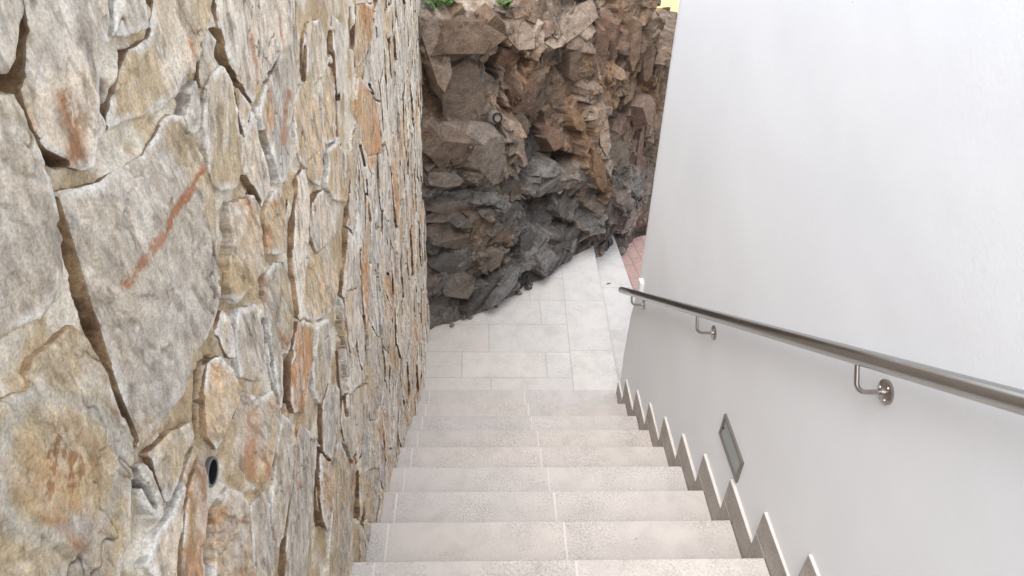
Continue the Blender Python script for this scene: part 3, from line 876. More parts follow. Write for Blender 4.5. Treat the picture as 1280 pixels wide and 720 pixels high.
def wall_patch(ys, zs, mask):
    Y, Z = np.meshgrid(ys, zs)
    dist, sid, sw_, sdep, sci = wall_labels(Y, Z)
    hm, cm = mortar_field(Y, Z, dist, sw_, sdep, sci)
    ii = np.arange(Y.size).reshape(Y.shape)
    q = np.stack([ii[:-1, :-1], ii[:-1, 1:], ii[1:, 1:], ii[1:, :-1]], -1).reshape(-1, 4)
    yc_ = (Y[:-1, :-1] + Y[1:, 1:]) / 2; zc_ = (Z[:-1, :-1] + Z[1:, 1:]) / 2
    ok = mask(yc_, zc_)
    hole = np.ones(ok.shape, bool)
    for cy, cz in PIPES:
        hole &= np.hypot(yc_ - cy, zc_ - cz) > .0205
    ok_f = ok.ravel()
    # mortar bed: leave out what lies deep under a slab
    dd = dist.ravel()
    under = (dd[q] > .02).all(1)
    mort = (np.stack([XF + hm + 0.56, Y, Z - ZL], -1).reshape(-1, 3), q[ok_f & hole.ravel() & ~under], cm.reshape(-1, 3))
    # slabs: pull grid points near an outline onto it, keep faces inside, then add broken sides
    cy_, cz_ = ys[1] - ys[0], zs[1] - zs[0]
    gz_, gy_ = np.gradient(dist, cz_, cy_)
    g2 = gy_ ** 2 + gz_ ** 2 + 1e-6
    mv = -dist / g2
    near = np.hypot(mv * gy_ / cy_, mv * gz_ / cz_) < .8
    mvy, mvz = np.where(near, mv * gy_, 0), np.where(near, mv * gz_, 0)
    ysn, zsn = (Y + mvy).ravel(), (Z + mvz).ravel()
    val = (near | (dist > 0)).ravel(); sd_ = sid.ravel()
    vq = val[q]; sq = sd_[q]
    same = (sq == sq[:, :1]).all(1)
    inside_any = (dd[q] > 0).any(1)
    full = vq.all(1) & same & ok_f & inside_any
    tri_m = (vq.sum(1) == 3) & same & ok_f & inside_any
    Q = q[full]; tq = q[tri_m]; tv = vq[tri_m]
    T = np.array([r[m_] for r, m_ in zip(tq, tv)], np.int64).reshape(-1, 3)
    need = np.zeros(Y.size, bool); need[Q.ravel()] = True; need[T.ravel()] = True
    idx = np.flatnonzero(need); remap = np.full(Y.size, -1); remap[idx] = np.arange(len(idx))
    yv, zv, dv, sv = ysn[idx], zsn[idx], np.where(near.ravel()[idx], 0, dd[idx]), sd_[idx]
    h, c = slab_field(yv, zv, dv, sv)
    P = np.stack([XF + h + 0.56, yv, zv - ZL], -1)
    Q, T = remap[Q], remap[T]
    E_ = np.concatenate([np.stack([Q, np.roll(Q, -1, 1)], -1).reshape(-1, 2), np.stack([T, np.roll(T, -1, 1)], -1).reshape(-1, 2)])
    key = np.minimum(E_[:, 0], E_[:, 1]).astype(np.int64) * len(idx) + np.maximum(E_[:, 0], E_[:, 1])
    _, inv, cnt = np.unique(key, return_inverse=True, return_counts=True)
    Bd = E_[cnt[inv] == 1]
    bv = np.unique(Bd); br = np.full(len(idx), -1); br[bv] = np.arange(len(bv)); nb = len(bv)
    yb_, zb_, sb_ = yv[bv], zv[bv], sv[bv]
    brown = mx(np.array((.19, .118, .068))[None] + (np.array((.105, .060, .036)) - np.array((.19, .118, .068)))[None] * ss(.3, 1.2, yb_)[:, None], np.array((.42, .29, .17)), ss(.4, .7, fbm(yb_ * 22, zb_ * 22, 47, 4)))
    plain = c[bv] * .8
    sc0 = np.where((s_side[sb_] > 0)[:, None], brown, plain)
    rings = [P[bv]]; rc = [mx(sc0, c[bv], np.full(nb, .25))]
    for f_, a_ in ((.0035, .0012), (.010, .0022), (.050, .0022)):
        R2 = P[bv].copy(); R2[:, 0] -= f_
        R2[:, 1] += (vn(yb_ * 160, zb_ * 160 + f_ * 900, 63) - .5) * a_; R2[:, 2] += (vn(yb_ * 160 + f_ * 700, zb_ * 160, 64) - .5) * a_
        rings.append(R2); rc.append(sc0 * (.65 + .7 * vn(yb_ * 120 + f_ * 500, zb_ * 120, 65))[:, None])
    n0 = len(idx); S = []
    a0, b0 = br[Bd[:, 0]], br[Bd[:, 1]]
    for r_ in range(3):
        S.append(np.stack([n0 + r_ * nb + b0, n0 + r_ * nb + a0, n0 + (r_ + 1) * nb + a0, n0 + (r_ + 1) * nb + b0], -1))
    return mort, (np.concatenate([P] + rings), np.concatenate([Q] + S), T, np.concatenate([c] + rc))


topz = lambda y: np.interp(y, [-1.4, -.75, .49, 2.34, 3.5], [2.25, 2.12, 1.78, 1.28, 1.0]) + 0.08
botz = lambda y: np.maximum(-(y + .3) / GO * RISE - .12, ZL - .12)
crest = lambda y: np.interp(y, [-.9, 3.2], [2.42, 1.42])
vis = lambda y, z: (z < topz(y)) & (z > botz(y))
parts_m, parts_s = [], []
for ya, yb, dy_, dz_ in ((-1.40, -1.08, .006, .006), (-1.08, .22, .0017, .0018), (.22, 1.3, .0026, .0030), (1.3, 3.5, .0050, .0038)):
    z_lo, z_hi = float(botz(yb)), float(topz(ya))
    a_, b_ = wall_patch(np.linspace(ya, yb, int(round((yb - ya) / dy_)) + 1), np.arange(z_lo, z_hi, dz_), vis)
    parts_m.append(a_); parts_s.append(b_)
a_, b_ = wall_patch(np.arange(-2.6, 3.7, .012), np.arange(-1.0, 2.7, .012), lambda y, z: ((z >= topz(y) - .004) | (y < -1.4)) & (z < crest(y)))
parts_m.append(a_); parts_s.append(b_)


def cat(lst, k, off_of):
    o, out_ = 0, []
    for p_ in lst:
        out_.append(p_[k] + o); o += len(p_[0])
    return np.concatenate(out_)


grid_mesh('mortar_bed', np.concatenate([p_[0] for p_ in parts_m]), cat(parts_m, 1, 0), np.concatenate([p_[2] for p_ in parts_m]), M['stone'], sw)
grid_mesh('slate_cladding', np.concatenate([p_[0] for p_ in parts_s]), cat(parts_s, 1, 0), np.concatenate([p_[3] for p_ in parts_s]), M['stone'], sw, tris=cat(parts_s, 2, 0))
b = MB()
b.prism_x([(-2.6, -0.3), (3.6, -0.3), (3.6, 1.42 - ZL), (3.2, 1.42 - ZL), (-.9, 2.42 - ZL), (-2.6, 2.42 - ZL)], -.45, -.045)
b.build('wall_core', M['core'], sw)
for cy, cz in PIPES[:6]:
    b = MB(); n = 28; ro, ri = .0235, .0190
    x0, x1 = 0.56 + XF - .07, 0.56 + XF - .010
    ring = []
    for (x, r) in ((x0, ro), (x1 - .001, ro), (x1, ro - .001), (x1, ri + .0008), (x1 - .001, ri), (x0 + .002, ri)):
        ring += [(x, cy + r * math.cos(2 * math.pi * i / n), cz - ZL + r * math.sin(2 * math.pi * i / n)) for i in range(n)]
    Fc = [(k * n + i, k * n + (i + 1) % n, (k + 1) * n + (i + 1) % n, (k + 1) * n + i) for k in range(5) for i in range(n)]
    b.add(ring, [f for f in Fc if f[0] < 4 * n], 0)
    b.add(ring, [f for f in Fc if f[0] >= 4 * n], 1)  # bore faces near-black: shade inside the pipe painted into the material
    b.add([(x0 + .0025, cy + ri * math.cos(2 * math.pi * i / n), cz - ZL + ri * math.sin(2 * math.pi * i / n)) for i in range(n)], [tuple(range(n))], 1)
    b.build('drain_pipe', [M['pipe'], M['dark']], sw, 'auto')

# ------------------------------------------------------------------ cliff
base = np.array([(-1.3, 2.62), (-.9, 2.88), (-.52, 3.138), (-.252, 3.315), (-.086, 3.423), (.159, 3.648), (.379, 3.827), (.615, 4.079), (.974, 4.404), (1.247, 4.70), (1.50, 4.97), (1.80, 5.27), (2.02, 5.65), (2.06, 6.8)])
seg = np.hypot(*np.diff(base, axis=0).T); cum = np.concatenate([[0], np.cumsum(seg)])
us = np.concatenate([np.arange(0.3, cum[-3], .006), np.arange(cum[-3], cum[-1], .02)])
bx_, by_ = np.interp(us, cum, base[:, 0]), np.interp(us, cum, base[:, 1])
kw = 61; ker = np.hanning(kw); ker /= ker.sum()
sm = lambda a: np.convolve(np.pad(a, kw // 2, mode='reflect', reflect_type='odd'), ker, 'valid')
bxs, bys = sm(bx_), sm(by_)
tx, ty = np.gradient(bxs), np.gradient(bys); tl = np.hypot(tx, ty); tx, ty = sm(tx / tl), sm(ty / tl); tl = np.hypot(tx, ty); tx /= tl; ty /= tl
nx, ny = ty, -tx                                  # towards the viewer
ztop = np.interp(bxs, [-.9, -.5, .1, .45, .75, 1.0, 1.3, 1.5], [.80, .76, .66, .68, .95, 1.25, 1.15, .95])
ztop = ztop - 1.14 * ss(1.50, 1.60, bxs)
ws = np.concatenate([np.arange(-2.3, -1.9, .05), np.arange(-1.9, 1.0, .006), np.arange(1.0, 2.4, .012)])
U, Wv = np.meshgrid(us, ws)
ZT = ztop[None] + (fbm(U * 5, U * 0 + 2.2, 61, 4) - .5) * .12
over = np.maximum(Wv - ZT, 0)
Zc = np.minimum(Wv, ZT) + over * .34
back = np.maximum(Zc - ZL, 0) * .09 + over * .94
BX = bxs[None] - nx[None] * back; BY = bys[None] - ny[None] * back
P0 = np.stack([BX, BY, Zc], -1)
PX, PY = project(P0.reshape(-1, 3)); PX = PX.reshape(U.shape); PY = PY.reshape(U.shape)
DB, GB, RB, OB, PK, DK, PG, SV, CO, BK = range(10)
RC = np.array([(.150, .113, .088), (.160, .135, .115), (.150, .098, .074), (.185, .125, .083), (.175, .130, .112), (.10, .09, .082), (.25, .21, .18), (.17, .165, .16), (.20, .16, .14), (.06, .054, .05)])  # BK: near-black, shade of the hollows put into the colour
SEED = [  # px, py, angle, half length, half width, offset m, tilt x, tilt y, colour
    (583, 116, 75, 46, 27, .02, .25, -.15, GB), (556, 76, 60, 34, 16, -.02, -.2, -.1, DB), (538, 60, 80, 40, 12, .04, .3, .1, PG),
    (575, 40, 10, 40, 16, .05, 0, .35, DB), (604, 35, 40, 20, 14, -.02, .1, -.3, DB), (556, 160, 15, 34, 12, .10, 0, .7, GB), (553, 182, 15, 36, 18, .08, 0, -.35, DB),
    (600, 190, 60, 40, 20, .05, -.3, -.1, GB), (541, 115, 65, 36, 10, -.06, .2, 0, OB),
    (617, 61, 70, 24, 15, -.08, -.3, -.3, DK), (645, 40, 50, 26, 15, .04, .5, .5, PG), (641, 78, 20, 18, 14, -.08, .1, -.4, RB),
    (654, 122, 80, 26, 20, -.02, .2, -.2, RB), (634, 108, 75, 30, 5, .07, -.3, .2, PG), (681, 108, 80, 30, 20, -.03, -.1, -.1, DB), (684, 67, 10, 18, 9, -.01, 0, -.5, DK), (680, 50, 10, 20, 7, .05, 0, .7, PG),
    (706, 50, 15, 16, 8, .05, .1, .7, GB), (710, 75, 80, 24, 12, 0, .2, -.2, DB), (715, 25, 165, 40, 14, .02, 0, .7, PG), (670, 18, 20, 36, 12, .02, 0, .6, DB),
    (740, 60, 85, 34, 9, .05, .5, -.1, RB), (756, 55, 85, 34, 8, .02, -.4, -.1, RB), (770, 48, 88, 34, 8, .08, .5, 0, DB), (786, 60, 88, 42, 9, .14, .3, 0, DB),
    (807, 50, 88, 70, 8, -.10, -.9, 0, RB), (806, 105, 88, 24, 8, -.14, -.7, 0, DK),
    (755, 85, 40, 18, 9, .08, .2, .5, OB), (745, 116, 60, 22, 10, .10, .4, .3, OB), (730, 150, 78, 50, 8, .17, .7, .1, PG), (722, 200, 72, 34, 8, .15, .6, .1, OB), (741, 170, 78, 44, 9, .10, -.7, .0, GB),
    (779, 98, 130, 32, 9, .08, 0, .4, DB), (770, 120, 130, 30, 9, .01, 0, -.5, DB), (760, 140, 130, 26, 9, -.06, 0, -.4, DK), (709, 147, 70, 16, 8, .02, .3, .4, OB), (692, 150, 75, 20, 9, -.08, 0, -.2, DB),
    (675, 180, 30, 24, 12, -.18, 0, -.3, BK), (690, 172, 60, 18, 10, -.06, .4, .3, RB), (641, 183, 80, 30, 11, .04, -.2, .1, PG), (660, 160, 70, 24, 10, -.06, .3, -.2, GB), (620, 130, 75, 46, 5, .06, .3, 0, PG),
    (681, 211, 10, 28, 8, .06, 0, .8, SV), (660, 205, 30, 16, 12, -.10, 0, -.2, DK), (791, 131, 60, 26, 16, .02, -.2, .2, PK), (764, 190, 20, 26, 18, .03, .1, .3, GB), (785, 170, 70, 24, 14, .0, -.3, .1, PK),
    (558, 222, 10, 34, 8, .04, 0, -.3, DK), (540, 212, 20, 24, 8, .08, 0, .7, GB), (583, 240, 12, 46, 7, .08, 0, .7, SV), (575, 252, 14, 50, 8, .05, 0, -.4, DB), (558, 266, 8, 40, 9, .07, 0, .3, RB), (600, 272, 30, 34, 12, .05, 0, -.2, OB), (548, 285, 5, 30, 8, .05, 0, .5, RB), (575, 296, 20, 40, 10, .0, 0, -.4, DB),
    (686, 226, 170, 34, 8, .05, 0, -.4, SV), (640, 230, 80, 26, 12, .0, .2, 0, GB), (660, 258, 60, 18, 12, -.12, 0, 0, BK), (681, 268, 70, 20, 13, -.16, .2, 0, BK), (640, 262, 60, 18, 14, .02, -.1, .1, DK), (700, 250, 120, 20, 10, -.05, 0, .3, DK),
    (728, 246, 50, 22, 12, .10, .5, .4, GB), (743, 256, 60, 18, 11, .05, -.7, -.1, DK), (715, 266, 40, 24, 10, .08, .2, .6, SV), (759, 238, 20, 20, 12, .06, 0, .4, GB), (782, 222, 30, 26, 14, .02, 0, .3, SV), (778, 250, 40, 18, 10, 0, 0, .2, SV),
    (791, 272, 115, 26, 10, -.02, 0, .0, CO), (765, 286, 140, 26, 7, -.03, 0, 0, CO), (752, 300, 150, 20, 6, -.04, 0, 0, DK), (788, 298, 5, 18, 6, -.10, 0, -.2, BK), (774, 303, 20, 10, 6, -.04, 0, 0, DK), (805, 200, 85, 60, 9, -.02, -.2, 0, PK),
    (702, 292, 165, 40, 9, .0, 0, .2, DK), (690, 312, 150, 40, 8, .0, 0, .4, SV), (670, 318, 130, 18, 9, .03, .1, .4, SV), (655, 300, 100, 20, 12, -.02, 0, 0, DK), (606, 320, 40, 22, 14, .02, .1, -.1, GB), (560, 325, 20, 34, 12, -.02, 0, -.1, DK),
    (622, 348, 148, 34, 8, .10, .1, .55, SV), (600, 362, 148, 34, 7, .06, 0, .1, DK), (652, 345, 80, 9, 9, -.14, 0, 0, BK), (567, 352, 40, 24, 16, .03, .1, .3, GB), (552, 385, 150, 30, 12, .02, 0, .3, GB), (590, 380, 150, 26, 8, .03, 0, .4, GB),
]
R_ = np.random.RandomState(5)
wpx = PX + (fbm(U * 6, Wv * 6, 71, 3, .5) - .5) * 20 + (fbm(U * 30, Wv * 30, 73, 3) - .5) * 4
wpy = PY + (fbm(U * 6, Wv * 6, 72, 3, .5) - .5) * 20 + (fbm(U * 30, Wv * 30, 74, 3) - .5) * 4
best = np.full(U.shape, 1e9, np.float32); D = np.zeros(U.shape, np.float32); cid = np.zeros(U.shape, np.int32)
for (x, y, a, L, wd, off, tx_, ty_, c) in SEED:
    a = math.radians(a); dx, dy = wpx - x, wpy - y
    e = ((dx * math.cos(a) + dy * math.sin(a)) / L) ** 2 + ((-dx * math.sin(a) + dy * math.cos(a)) / wd) ** 2
    k = e < best
    best = np.where(k, e, best); cid = np.where(k, c, cid)
    D = np.where(k, off * 1.25 + np.clip(tx_ * dx + ty_ * dy, -45, 45) / 166 * .85, D)
cell_edge = best
far = ss(2.5, 8, best)
D = D * (1 - far)
blur = lambda A: (np.pad(A, 1, 'edge')[:-2, 1:-1] + np.pad(A, 1, 'edge')[2:, 1:-1] + np.pad(A, 1, 'edge')[1:-1, :-2] + np.pad(A, 1, 'edge')[1:-1, 2:] + 2 * A) / 6
for _ in range(3):
    D = blur(D)
D = D * .75


def shards(u, w, size, asp, ang, seed, amp, tilt):
    """cells with their own broken plane, long side along ang"""
    ca, sa = np.cos(ang), np.sin(ang)
    p = (u * ca + w * sa) / (size * asp); r = (-u * sa + w * ca) / size
    ip, ir = np.floor(p), np.floor(r); bd = np.full(u.shape, 1e9, np.float32); out_ = np.zeros(u.shape, np.float32)
    for di in (-1, 0, 1):
        for dj in (-1, 0, 1):
            ci, cj = ip + di, ir + dj
            ox, oy = _h(ci, cj, seed), _h(ci, cj, seed + 1)
            ex, ey = p - ci - ox, r - cj - oy
            d = np.abs(ex) + np.abs(ey) * .9 + .25 * (ex * ex + ey * ey)
            hgt = (_h(ci, cj, seed + 2) - .5) * amp + ((_h(ci, cj, seed + 3) - .5) * ex * asp + (_h(ci, cj, seed + 4) - .5) * ey) * size * tilt
            k = d < bd; bd = np.where(k, d, bd); out_ = np.where(k, hgt, out_)
    return out_


def facet(u, w, size, asp, ang, seed, nf=.45, gain=1.25):
    """broken planes: every cell carries the tangent plane of a smooth noise at its own centre"""
    ca, sa = np.cos(ang), np.sin(ang)
    p = (u * ca + w * sa) / (size * asp); r = (-u * sa + w * ca) / size
    ip, ir = np.floor(p), np.floor(r); bd = np.full(u.shape, 1e9, np.float32); bx = np.zeros(u.shape); bw = np.zeros(u.shape)
    for di in (-1, 0, 1):
        for dj in (-1, 0, 1):
            ci, cj = ip + di, ir + dj
            ox, oy = ci + _h(ci, cj, seed), cj + _h(ci, cj, seed + 1)
            ex, ey = p - ox, r - oy; d = np.abs(ex + .3 * ey) + np.abs(ey - .3 * ex)
            k = d < bd; bd = np.where(k, d, bd); bx = np.where(k, ox, bx); bw = np.where(k, oy, bw)
    f = lambda a, b_: vn(a * nf, b_ * nf, seed + 3)
    h0 = f(bx, bw); e = .25; tone = _h(np.floor(bx * 977), np.floor(bw * 977), seed + 8)
    gx_, gw_ = (f(bx + e, bw) - f(bx - e, bw)) / (2 * e), (f(bx, bw + e) - f(bx, bw - e)) / (2 * e)
    return h0 - .5 + gain * (gx_ * (p - bx) + gw_ * (r - bw)), tone


low = ss(150, 260, PY)
ang_f = np.where(PX < 640, .15, 1.25) * (1 - low) + low * np.where(PX < 660, .45, .7)
ang_a = np.round((ang_f + (fbm(U * 2.2, Wv * 2.2, 81, 2) - .5) * 1.2) / .5) * .5
wu, wwv = U + (fbm(U * 12, Wv * 12, 82, 3) - .5) * .006, Wv + (fbm(U * 12, Wv * 12, 83, 3) - .5) * .006
FA, TA_ = facet(wu, wwv, .25, 1.5, ang_f, 131, .5, 1.35)
FB, TB_ = facet(wu, wwv, .105, 1.8, ang_a + .4, 141, .5, 1.45)
FC_, TC_ = facet(wu, wwv, .048, 2.0, ang_a, 151, .5, 1.4)
FD, TD_ = facet(wu, wwv, .019, 2.2, ang_f, 161)
D2 = FA * .26 + FB * .10 + FC_ * .030 + FD * .009
smooth_face = np.isin(cid, [GB]) & (PX < 615) & (PY > 70) & (PY < 165)
D2 = D2 * np.where(smooth_face, .45, 1.0)
# thin bedding
bed = (-U * np.sin(ang_f) + Wv * np.cos(ang_f)) * 55 + fbm(U * 6, Wv * 6, 84, 4) * 9
D2 += (np.abs((bed % 1) - .5) - .25) * .009 * ss(.42, .6, fbm(U * 4, Wv * 4, 85, 3)) * (0.35 + low)
D2 += (fbm(U * 40, Wv * 40, 86, 3, .5) - .5) * .002
Dt = D + D2
zf = np.where(bxs < .93, ZL, np.where(bxs < 1.24, ZT2, ZP))[None]
foot = ss(0, .16, Zc - zf)
Dt = Dt * (.4 + .6 * foot) + (1 - foot) * .02
Dt = np.where(over > 0, Dt * .5 * np.exp(-over * 1.5) + (fbm(U * 9, Wv * 9, 87, 4) - .5) * .05, Dt)
PC = P0.copy(); upn = np.clip(over * 3, 0, 1)
PC[..., 0] += nx[None] * Dt * (1 - upn); PC[..., 1] += ny[None] * Dt * (1 - upn); PC[..., 2] += Dt * upn
cb = RC[cid].astype(np.float32)
for _ in range(14):
    cb = np.stack([blur(cb[..., i]) for i in range(3)], -1)
base_c = np.where((far > .5)[..., None], RC[DB], cb)
v = fbm(U * 6, Wv * 6, 111, 5, .6); v2 = fbm(U * 18, Wv * 18, 112, 4, .6)
base_c = base_c * (0.42 + .66 * v)[..., None] * (np.array((1.05, .965, .885)) + (np.array((.95, .95, .95)) - np.array((1.05, .965, .885))) * low[..., None]) * (1 - .16 * low)[..., None]
mx3 = lambda c, d, w: c + (np.array(d) - c) * np.clip(w, 0, 1)[..., None]
base_c = base_c * (.70 + .38 * TB_ + .40 * TC_ * .7 + .16 * TD_)[..., None]
base_c = mx3(base_c, (.20, .115, .065), (TB_ > .78) * .3 * (1 - .5 * low))
base_c = mx3(base_c, (.22, .135, .07), ss(.54, .72, fbm(U * 5, Wv * 5, 113, 5, .6)) * .45 * (1 - low * .45))
base_c = mx3(base_c, (.125, .118, .112), ss(.45, .62, fbm(U * 3.5, Wv * 3.5, 114, 4)) * (.25 + .45 * low))
base_c = mx3(base_c, (.36, .33, .30), ss(.62, .76, v2) * .30)
soil = np.clip(over * 6, 0, 1) * ss(1.25, .95, bxs)[None]
base_c = mx3(base_c, (.34, .265, .18), soil * .75)
base_c = mx3(base_c, (.40, .36, .32), soil * ss(.5, .62, v2) * .7)
# pale conglomerate flecks near the right foot
cg = (cid == CO) | (cid == PK)
base_c = mx3(base_c, (.46, .38, .34), (cid == CO) * ss(.50, .62, fbm(U * 60, Wv * 60, 115, 2)) * .7)
ii = np.arange(U.size).reshape(U.shape)
q = np.stack([ii[:-1, :-1], ii[:-1, 1:], ii[1:, 1:], ii[1:, :-1]], -1).reshape(-1, 4)
# broken slabs standing out of the face: angular plates that follow the bedding
RS = np.random.RandomState(23)
seen = np.flatnonzero(((PX > 515) & (PX < 860) & (PY > -60) & (PY < 425) & (over < .05) & (Zc > zf - .02)).ravel())
flatP, flatC = PC.reshape(-1, 3), base_c.reshape(-1, 3)
ncols = U.shape[1]
SV_, SF_, SC_ = [], [], []
CORN = np.array([(-1, -1, -1), (1, -1, -1), (1, 1, -1), (-1, 1, -1), (-1, -1, 1), (1, -1, 1), (1, 1, 1), (-1, 1, 1)], float)
BF = [(0, 3, 2, 1), (4, 5, 6, 7), (0, 1, 5, 4), (1, 2, 6, 5), (2, 3, 7, 6), (3, 0, 4, 7)]
PXf, PYf, cidf = PX.ravel(), PY.ravel(), cid.ravel()
for cnt_, lo_, hi_, prot in ((170, .045, .085, .22), (600, .022, .045, .30), (900, .010, .02, .42)):
    for vi in RS.choice(seen, cnt_):
        uu = vi % ncols; x_, y_ = PXf[vi], PYf[vi]
        if 566 < x_ < 614 and 80 < y_ < 156 and lo_ > .015:
            continue                                        # the big smooth face stays clear
        if math.hypot(x_ - 620, y_ - 147) < 24:
            continue
        tv, nv, zv = np.array((tx[uu], ty[uu], 0)), np.array((nx[uu], ny[uu], 0)), np.array((0, 0, 1.0))
        lowk = min(1, max(0, (y_ - 150) / 110))
        if x_ < 640:
            an = .12 + .45 * lowk * max(0, min(1, (y_ - 270) / 80)) if y_ > 140 else RS.choice([.2, 1.2, 1.35])
        else:
            an = (1.30 if x_ < 800 else 1.45) * (1 - lowk) + lowk * RS.choice([.35, .65, 1.0])
        an += RS.normal(0, .13)
        sz_ = RS.uniform(lo_, hi_)
        a1 = tv * math.cos(an) + zv * math.sin(an); a2 = -tv * math.sin(an) + zv * math.cos(an); a3 = nv.copy()
        for (p_, q_) in ((0, 1), (1, 2), (0, 2)):
            th = RS.normal(0, .20 if (p_, q_) != (0, 1) else .06); c_, s_ = math.cos(th), math.sin(th)
            B_ = [a1, a2, a3]; b0, b1 = B_[p_] * c_ + B_[q_] * s_, -B_[p_] * s_ + B_[q_] * c_
            B_[p_], B_[q_] = b0, b1; a1, a2, a3 = B_
        hl, ht, hd = sz_ * RS.uniform(.9, 1.7), sz_ * (RS.uniform(.28, .62) if sz_ < .1 else RS.uniform(.4, .95)), sz_ * RS.uniform(.4, .9)
        K = CORN * (1 + np.stack([RS.uniform(-.75, .25, 8), RS.uniform(-.35, .25, 8), RS.uniform(-.35, .2, 8)], -1))
        K[4:, :2] *= RS.uniform(.55, .95, (4, 2))
        cc = flatP[vi] - nv * hd * (1 - 2 * prot * RS.uniform(.3, 1.0)) * .9
        vv = cc + K[:, :1] * hl * a1 + K[:, 1:2] * ht * a2 + K[:, 2:3] * hd * a3
        if (vv[:, 2] < zf[0, uu] + .005).any():
            continue
        o_ = len(SV_) * 8; SV_.append(vv); SF_ += [(o_ + f_[0], o_ + f_[1], o_ + f_[2], o_ + f_[3]) for f_ in BF]
        SC_.append(np.repeat((flatC[vi] * RS.uniform(.82, 1.2) * np.array((1, RS.uniform(.95, 1.03), RS.uniform(.9, 1.05))))[None], 8, 0))
# the main ledges, ribs and planes of the face, each a tapered many-sided slab in its own plane
okv = ((over < .05) & (Zc > zf)).ravel(); vis_i = np.flatnonzero(okv)
LV, LQ, LC = [], [], []
for (x, y, a, L, wd, off, tx_, ty_, c) in SEED:
    if c == BK or y < 14 or wd < 6.5:
        continue
    vi = vis_i[np.argmin((PXf[vis_i] - x) ** 2 + (PYf[vis_i] - y) ** 2)]; uu = vi % ncols
    tv, nv, zv = np.array((tx[uu], ty[uu], 0)), np.array((nx[uu], ny[uu], 0)), np.array((0, 0, 1.0))
    nf_ = nv - tx_ * .75 * tv + ty_ * .75 * zv; nf_ /= np.linalg.norm(nf_)
    a = math.radians(a); e1 = tv * math.cos(a) - zv * math.sin(a); e1 -= nf_ * (e1 @ nf_); e1 /= np.linalg.norm(e1); e2 = np.cross(nf_, e1)
    nn = RS.randint(6, 9); th = (np.arange(nn) + RS.uniform(-.32, .32, nn)) / nn * 2 * math.pi
    rad = RS.uniform(.88, 1.25, nn) / (np.abs(np.cos(th)) ** 3 + np.abs(np.sin(th)) ** 3) ** (1 / 3)
    cc = flatP[vi] + nf_ * (.012 + .02 * RS.rand())
    front = cc + np.outer(np.cos(th) * rad * L / 166 * .95, e1) + np.outer(np.sin(th) * rad * wd / 166 * 1.05, e2) + nf_ * RS.uniform(-.008, .008, (nn, 1))
    mid_ = cc + (front - cc) * RS.uniform(1.02, 1.12, (nn, 1)) - nf_ * RS.uniform(.03, .06, (nn, 1))
    back_ = cc + (front - cc) * RS.uniform(1.15, 1.4, (nn, 1)) - nf_ * RS.uniform(.12, .17, (nn, 1))
    apex = cc[None] + nf_ * RS.uniform(.0, .012) + e1 * RS.uniform(-.3, .3) * L / 166
    pts_ = np.concatenate([apex, front, mid_, back_])
    if (pts_[:nn + 1, 2] < zf[0, uu] + .01).any():
        continue
    o_ = sum(len(v_) for v_ in LV); LV.append(pts_)
    for i_ in range(nn):
        j_ = (i_ + 1) % nn
        LQ.append((o_, o_ + 1 + i_, o_ + 1 + j_))
        for r_ in (0, nn):
            A_, B_, C_, D_ = o_ + 1 + r_ + i_, o_ + 1 + r_ + nn + i_, o_ + 1 + r_ + nn + j_, o_ + 1 + r_ + j_
            LQ.append((A_, B_, C_)); LQ.append((A_, C_, D_))
    lk = min(1, max(0, (y - 150) / 110)); base_ = .55 * RC[c] * (np.array((1.05, .965, .885)) * (1 - lk) + .88 * lk) + .45 * flatC[vi]
    LC.append(np.repeat((base_ * RS.uniform(.88, 1.12))[None], len(pts_), 0))
nL = len(flatP) + sum(len(v_) for v_ in SV_)
tri_L = np.array(LQ, np.int64) + nL
PC_all = np.concatenate([flatP] + SV_ + LV); q_all = np.concatenate([q, np.array(SF_) + len(flatP)]); c_all = np.concatenate([flatC] + SC_ + LC)
cliff = grid_mesh('cliff', PC_all, q_all, c_all, M['rock'], None, False, tris=tri_L)
tag(cliff, kind='structure')
Vc = PC_all; bvh = BVHTree.FromPolygons([tuple(p) for p in Vc[:]], [tuple(f) for f in q_all.tolist() + tri_L.tolist()])


def hit(px, py):
    d = Vector(ray(px, py)).normalized()
    loc, nrm, _, _ = bvh.ray_cast(Vector(CAM), d)
    return loc, nrm


# drain tube end in the cliff
hs_ = [hit(620.5 + dx, 147 + dy)[0] for dx in (-9, -4, 0, 4, 9) for dy in (-9, -4, 0, 4, 9)]
cv = Vector(CAM)
p = cv + Vector(ray(620.5, 147)).normalized() * (min((q_ - cv).length for q_ in hs_) + .01)
ft = (Vector((nx[len(nx) // 2], ny[len(ny) // 2], 0.25)).normalized() + (cv - p).normalized() * .6).normalized()
dp = empty('drain_pipe', p); tag(dp, 'short black rubber pipe end poking from pale mortar in the cliff', 'pipe')
qd = ft.to_track_quat('Z', 'Y').to_matrix()
b = MB(); n = 26; pr = []
for (x, r) in ((-.06, .036), (.028, .036), (.030, .0345), (.030, .0315), (.028, .030), (.012, .030)):
    pr += [qd @ Vector((r * math.cos(2 * math.pi * i / n), r * math.sin(2 * math.pi * i / n), x)) for i in range(n)]
b.add(pr, [(k * n + i, k * n + (i + 1) % n, (k + 1) * n + (i + 1) % n, (k + 1) * n + i) for k in range(5) for i in range(n)])
b.build('pipe_ring', M['black'], dp, 'auto')
b = MB(); b.add([qd @ Vector((.0305 * math.cos(2 * math.pi * i / n), .0305 * math.sin(2 * math.pi * i / n), .013)) for i in range(n)], [tuple(range(n))])
b.build('mortar_plug', M['mortar'], dp)
b = MB(); V = []
